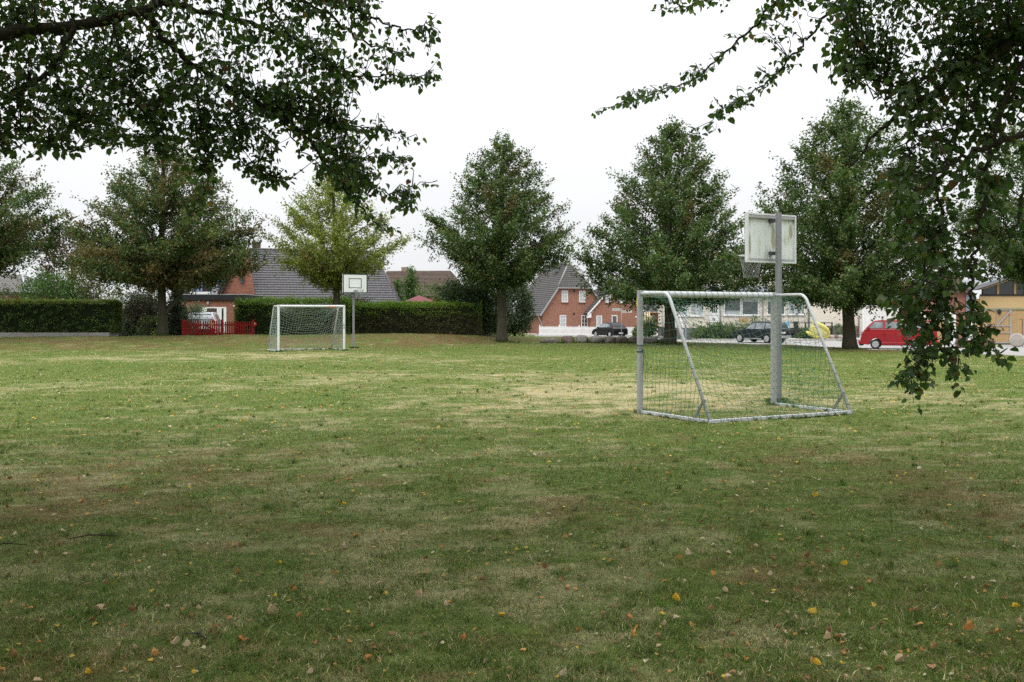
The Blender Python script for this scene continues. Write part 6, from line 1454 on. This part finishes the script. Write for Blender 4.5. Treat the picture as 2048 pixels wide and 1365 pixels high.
# uncut longer tufts: round the feet of goals, posts and trunks, and here and there in the lawn
def tufts(seed=91):
    rng = np.random.default_rng(seed); C = []
    ca, sa = math.cos(ang), math.sin(ang)
    def gl(o, rz, u, y): return (o.x+u*math.cos(rz)-y*math.sin(rz), o.y+u*math.sin(rz)+y*math.cos(rz))
    for o, rz in ((gA,ang),(fo,ang+math.pi)):
        for k in range(46): C.append((*gl(o,rz,rng.uniform(0,W_G),-D_G+rng.normal(0,.03)),.035,34,.075))
        for u in (0,W_G):
            for k in range(24): C.append((*gl(o,rz,u+rng.normal(0,.03),-rng.uniform(0,D_G)),.035,34,.07))
            for k in range(7): C.append((*gl(o,rz,u+rng.normal(0,.06),rng.normal(0,.06)),.05,70,.10))
    for p in (hp,hq):
        for k in range(16): C.append((p.x+rng.normal(0,.13),p.y+rng.normal(0,.11),.05,60,.10))
    for o in bpy.data.objects:
        if o.name.startswith('lime_tree') and o.type == 'EMPTY':
            for k in range(26): C.append((o.location.x+rng.normal(0,.33),o.location.y-abs(rng.normal(0,.3)),.08,40,.13))
        if o.name.startswith('boulder'):
            for k in range(8): C.append((o.location.x+rng.uniform(-.45,.45),o.location.y-.42+rng.normal(0,.05),.08,40,.13))
    for k in range(900):
        d = 4.2+26*rng.random()**1.7; C.append(((rng.uniform(-80,2130)-CX)/F*d,d,rng.uniform(.025,.07),int(rng.uniform(14,46)),rng.uniform(.045,.085)))
    P0,Hh = [],[]; col=[]
    pal = [((.045,.095,.014),.4),((.07,.13,.02),.35),((.11,.17,.035),.2),((.26,.23,.11),.08)]
    for x,y,r,n,h in C:
        a = rng.uniform(0,6.28,n); q = np.abs(rng.normal(0,r,n)); P0.append(np.stack([x+q*np.cos(a),y+q*np.sin(a)],1)); Hh.append(h*rng.uniform(.5,1.2,n)); col.append(pick_cols(pal,n,rng)*rng.uniform(.7,1.3))
    P0=np.concatenate(P0); h=np.concatenate(Hh); c=np.concatenate(col); n=len(h); X,Y=P0[:,0],P0[:,1]
    base=np.stack([X,Y,gz(X,Y)-.004],1); a=rng.uniform(0,6.28,n); lean=rng.uniform(.05,.75,n)
    L=np.stack([np.cos(a)*np.sin(lean),np.sin(a)*np.sin(lean),np.cos(lean)],1)*h[:,None]
    a2=rng.uniform(0,6.28,n); s=np.stack([np.cos(a2),np.sin(a2),np.zeros(n)],1)*(.0019*np.maximum(1,Y/9)**.7)[:,None]
    v=np.stack([base-s,base+s,base+L*.55+s*.75,base+L*.55-s*.75,base+L+np.stack([np.cos(a)*h*.35,np.sin(a)*h*.35,-h*.1],1)],1).reshape(-1,3); k=np.arange(n)*5
    o=np_obj('grass_tufts',v,quads=np.stack([k,k+1,k+2,k+3],1),tris=np.stack([k+3,k+2,k+4],1),mat=M['grassblade'],tint=np.repeat(c,5,0))
    tag(o,'longer uncut grass tufts round posts, rails and trunks','grass',kind='stuff')
tufts()

# ------------------------------------------------------------------ fallen leaves: the largest ones each an object, the far ones as one litter
LEAFC = {'brown':[(.26,.13,.055),(.20,.10,.045),(.32,.19,.09)],'orange':[(.42,.19,.05),(.50,.27,.08)],'yellow':[(.55,.36,.03),(.62,.44,.06)],'pale':[(.42,.32,.19),(.50,.40,.27)]}
def fallen_mesh(seed, curl):
    rng = np.random.default_rng(seed)
    h = HEART.copy(); h = np.vstack([h,[[0,-.35,.02],[.012,-.35,.02],[.012,.03,.0]]]); h[:,2] = 0
    h[:9,:2] += rng.normal(0,.04,(9,2)); y=h[:,1]; x=h[:,0]
    z = curl*(np.abs(x)**1.5)*1.6+rng.uniform(-.1,.5)*curl*(y-.5)**2+rng.normal(0,.03,len(h))
    x = x*(1-.35*abs(curl))
    v = np.stack([x,y-.4,z-z.min()],1)
    return v
fl_m = {}
for nm,cols in LEAFC.items():
    for ci,c in enumerate(cols):
        for k in range(3):
            me = bpy.data.meshes.new('fallen_leaf'); v = fallen_mesh(300+k*7+ci,(.3,.9,1.4)[k])
            me.from_pydata([tuple(p) for p in v],[],[tuple(q) for q in HEARTQ]+[(0,9,10,11)])
            key = 'fallen_%s_%d'%(nm,ci)
            if key not in M: M[key] = mat('fallen_leaf_'+nm,c,.75,.25,.35,30,dirt=tuple(q*.45 for q in c),dirt_amt=.6)
            me.materials.append(M[key]); fl_m.setdefault(nm,[]).append(me)
LAB = {'brown':'dry brown curled leaf lying on the shaded lawn','orange':'rusty orange fallen leaf lying on the shaded lawn','yellow':'bright yellow fallen leaf lying on the shaded lawn','pale':'pale beige dry leaf lying on the shaded lawn'}
def put_leaf(x, v, size, nm, label=None, rng=RNG, me=None):
    d = EYE*F/(v-HY); X = px(x,d)
    o = bpy.data.objects.new('fallen_leaf', me or fl_m[nm][rng.integers(0,len(fl_m[nm]))]); COL.objects.link(o)
    o.location = (X,d,float(gz(X,d))+rng.uniform(.006,.018)); s = size*(.6 if label else 1); o.scale = (s,s,s)
    o.rotation_euler = (rng.normal(0,.12),rng.normal(0,.12),rng.uniform(0,6.28))
    tag(o, label or LAB[nm], 'leaf', 'fallen leaves on the lawn' if label else 'fallen %s leaves on the lawn'%nm); return o
rng = np.random.default_rng(81)
SPEC = [(548,1197,.075,'yellow','bright yellow upright leaf lower left of the lawn centre'),(1630,998,.095,'yellow','large golden yellow leaf below the near goal'),(687,1013,.085,'yellow','yellow leaf alone in grass left of centre'),
 (1350,1203,.085,'yellow','rounded lemon yellow leaf nearest the bottom centre right'),(196,1222,.13,'pale','largest whitish folded leaf in the lower left grass'),(545,1233,.12,'pale','beige ragged dry leaf just below the bright yellow one'),(487,1290,.11,'orange','broad orange brown leaf near the bottom left'),
 (838,1204,.10,'pale','pale greenish leaf left of the bottom centre'),(1802,1328,.13,'pale','large pale curled leaf near the bottom right corner'),(1655,1283,.08,'pale','pale leaf with orange neighbour at lower right'),(2033,1215,.09,'yellow','yellow leaf touching the right edge of the lawn'),(1938,1263,.10,'orange','orange leaf lying lower right beside bare grass'),(76,1112,.12,'pale','long pale leaf at the left edge of the lawn'),(177,1345,.06,'yellow','small yellow leaf at the very bottom left')]
for k,s in enumerate(SPEC): put_leaf(*s, rng=rng, me=fl_m[s[3]][1+k%2])
cnt = 0
while cnt < 286:
    v = 1365-(1365-905)*rng.random()**1.15; x = rng.uniform(0,2048)
    dens = .55+.45*(x>1250)+.2*(x<300)
    if rng.random() > dens*(.35+1.1*fbm(np.array(x/90.),np.array(v/50.),2)): continue
    nm = rng.choice(['brown','orange','yellow','pale'],p=[.46,.31,.06,.17]); put_leaf(x,v,rng.uniform(.022,.046),nm,rng=rng); cnt += 1
# smaller and distant litter
n = 4400; d = 4.4+(50-4.4)*rng.random(n)**1.25; X = (rng.uniform(-50,2100,n)-CX)/F*d
keep = rng.random(n) < .25+1.1*np.clip(fbm(X*.9+4,d*.9,3)*2.2-.6,0,1); X = X[keep]; d = d[keep]; n = len(X)
pos = np.stack([X,d,gz(X,d)+np.interp(d,[4,12],[.012,.03])],1); cl = pick_cols([((.50,.34,.05),.28),((.42,.20,.05),.28),((.24,.12,.06),.28),((.5,.42,.28),.14)],n,rng)
v_,q_,c_ = leaf_hearts(pos,rng.normal(0,1,(n,3))*np.array([1,1,.15]),rng.normal(0,.25,(n,3))+np.array([0,0,1]),rng.uniform(.6,1.3,n)*np.interp(d,[4,9,16],[.022,.034,.046]),cl,rng)
tag(np_obj('leaf_litter',v_,quads=q_,mat=M['litter'],tint=c_),'scattered yellow and brown leaves over the farther lawn','leaf litter',kind='stuff')
def twig(label,x,v,L,rz):
    d = EYE*F/(v-HY); o = MB().tube([(-L/2,0,.02),(-L*.1,.02,.035),(L/2,-.015,.02)],[.004,.0055,.003],n=6).tube([(0,.01,.03),(L*.2,.08,.03)],[.005,.003],n=5).build('fallen_twig',M['bark_dark'],smooth=True); o.location=(px(x,d),d,float(gz(px(x,d),d))+.01); o.rotation_euler=(0,0,rz); tag(o,label,'twig','twigs on the lawn')
twig('dark twig lying in the grass at left',188,1082,.34,R(20)); twig('short dark twig near the left edge of lawn',15,1098,.24,R(25)); twig('thin twig low in the left part of lawn',405,1280,.16,R(120))
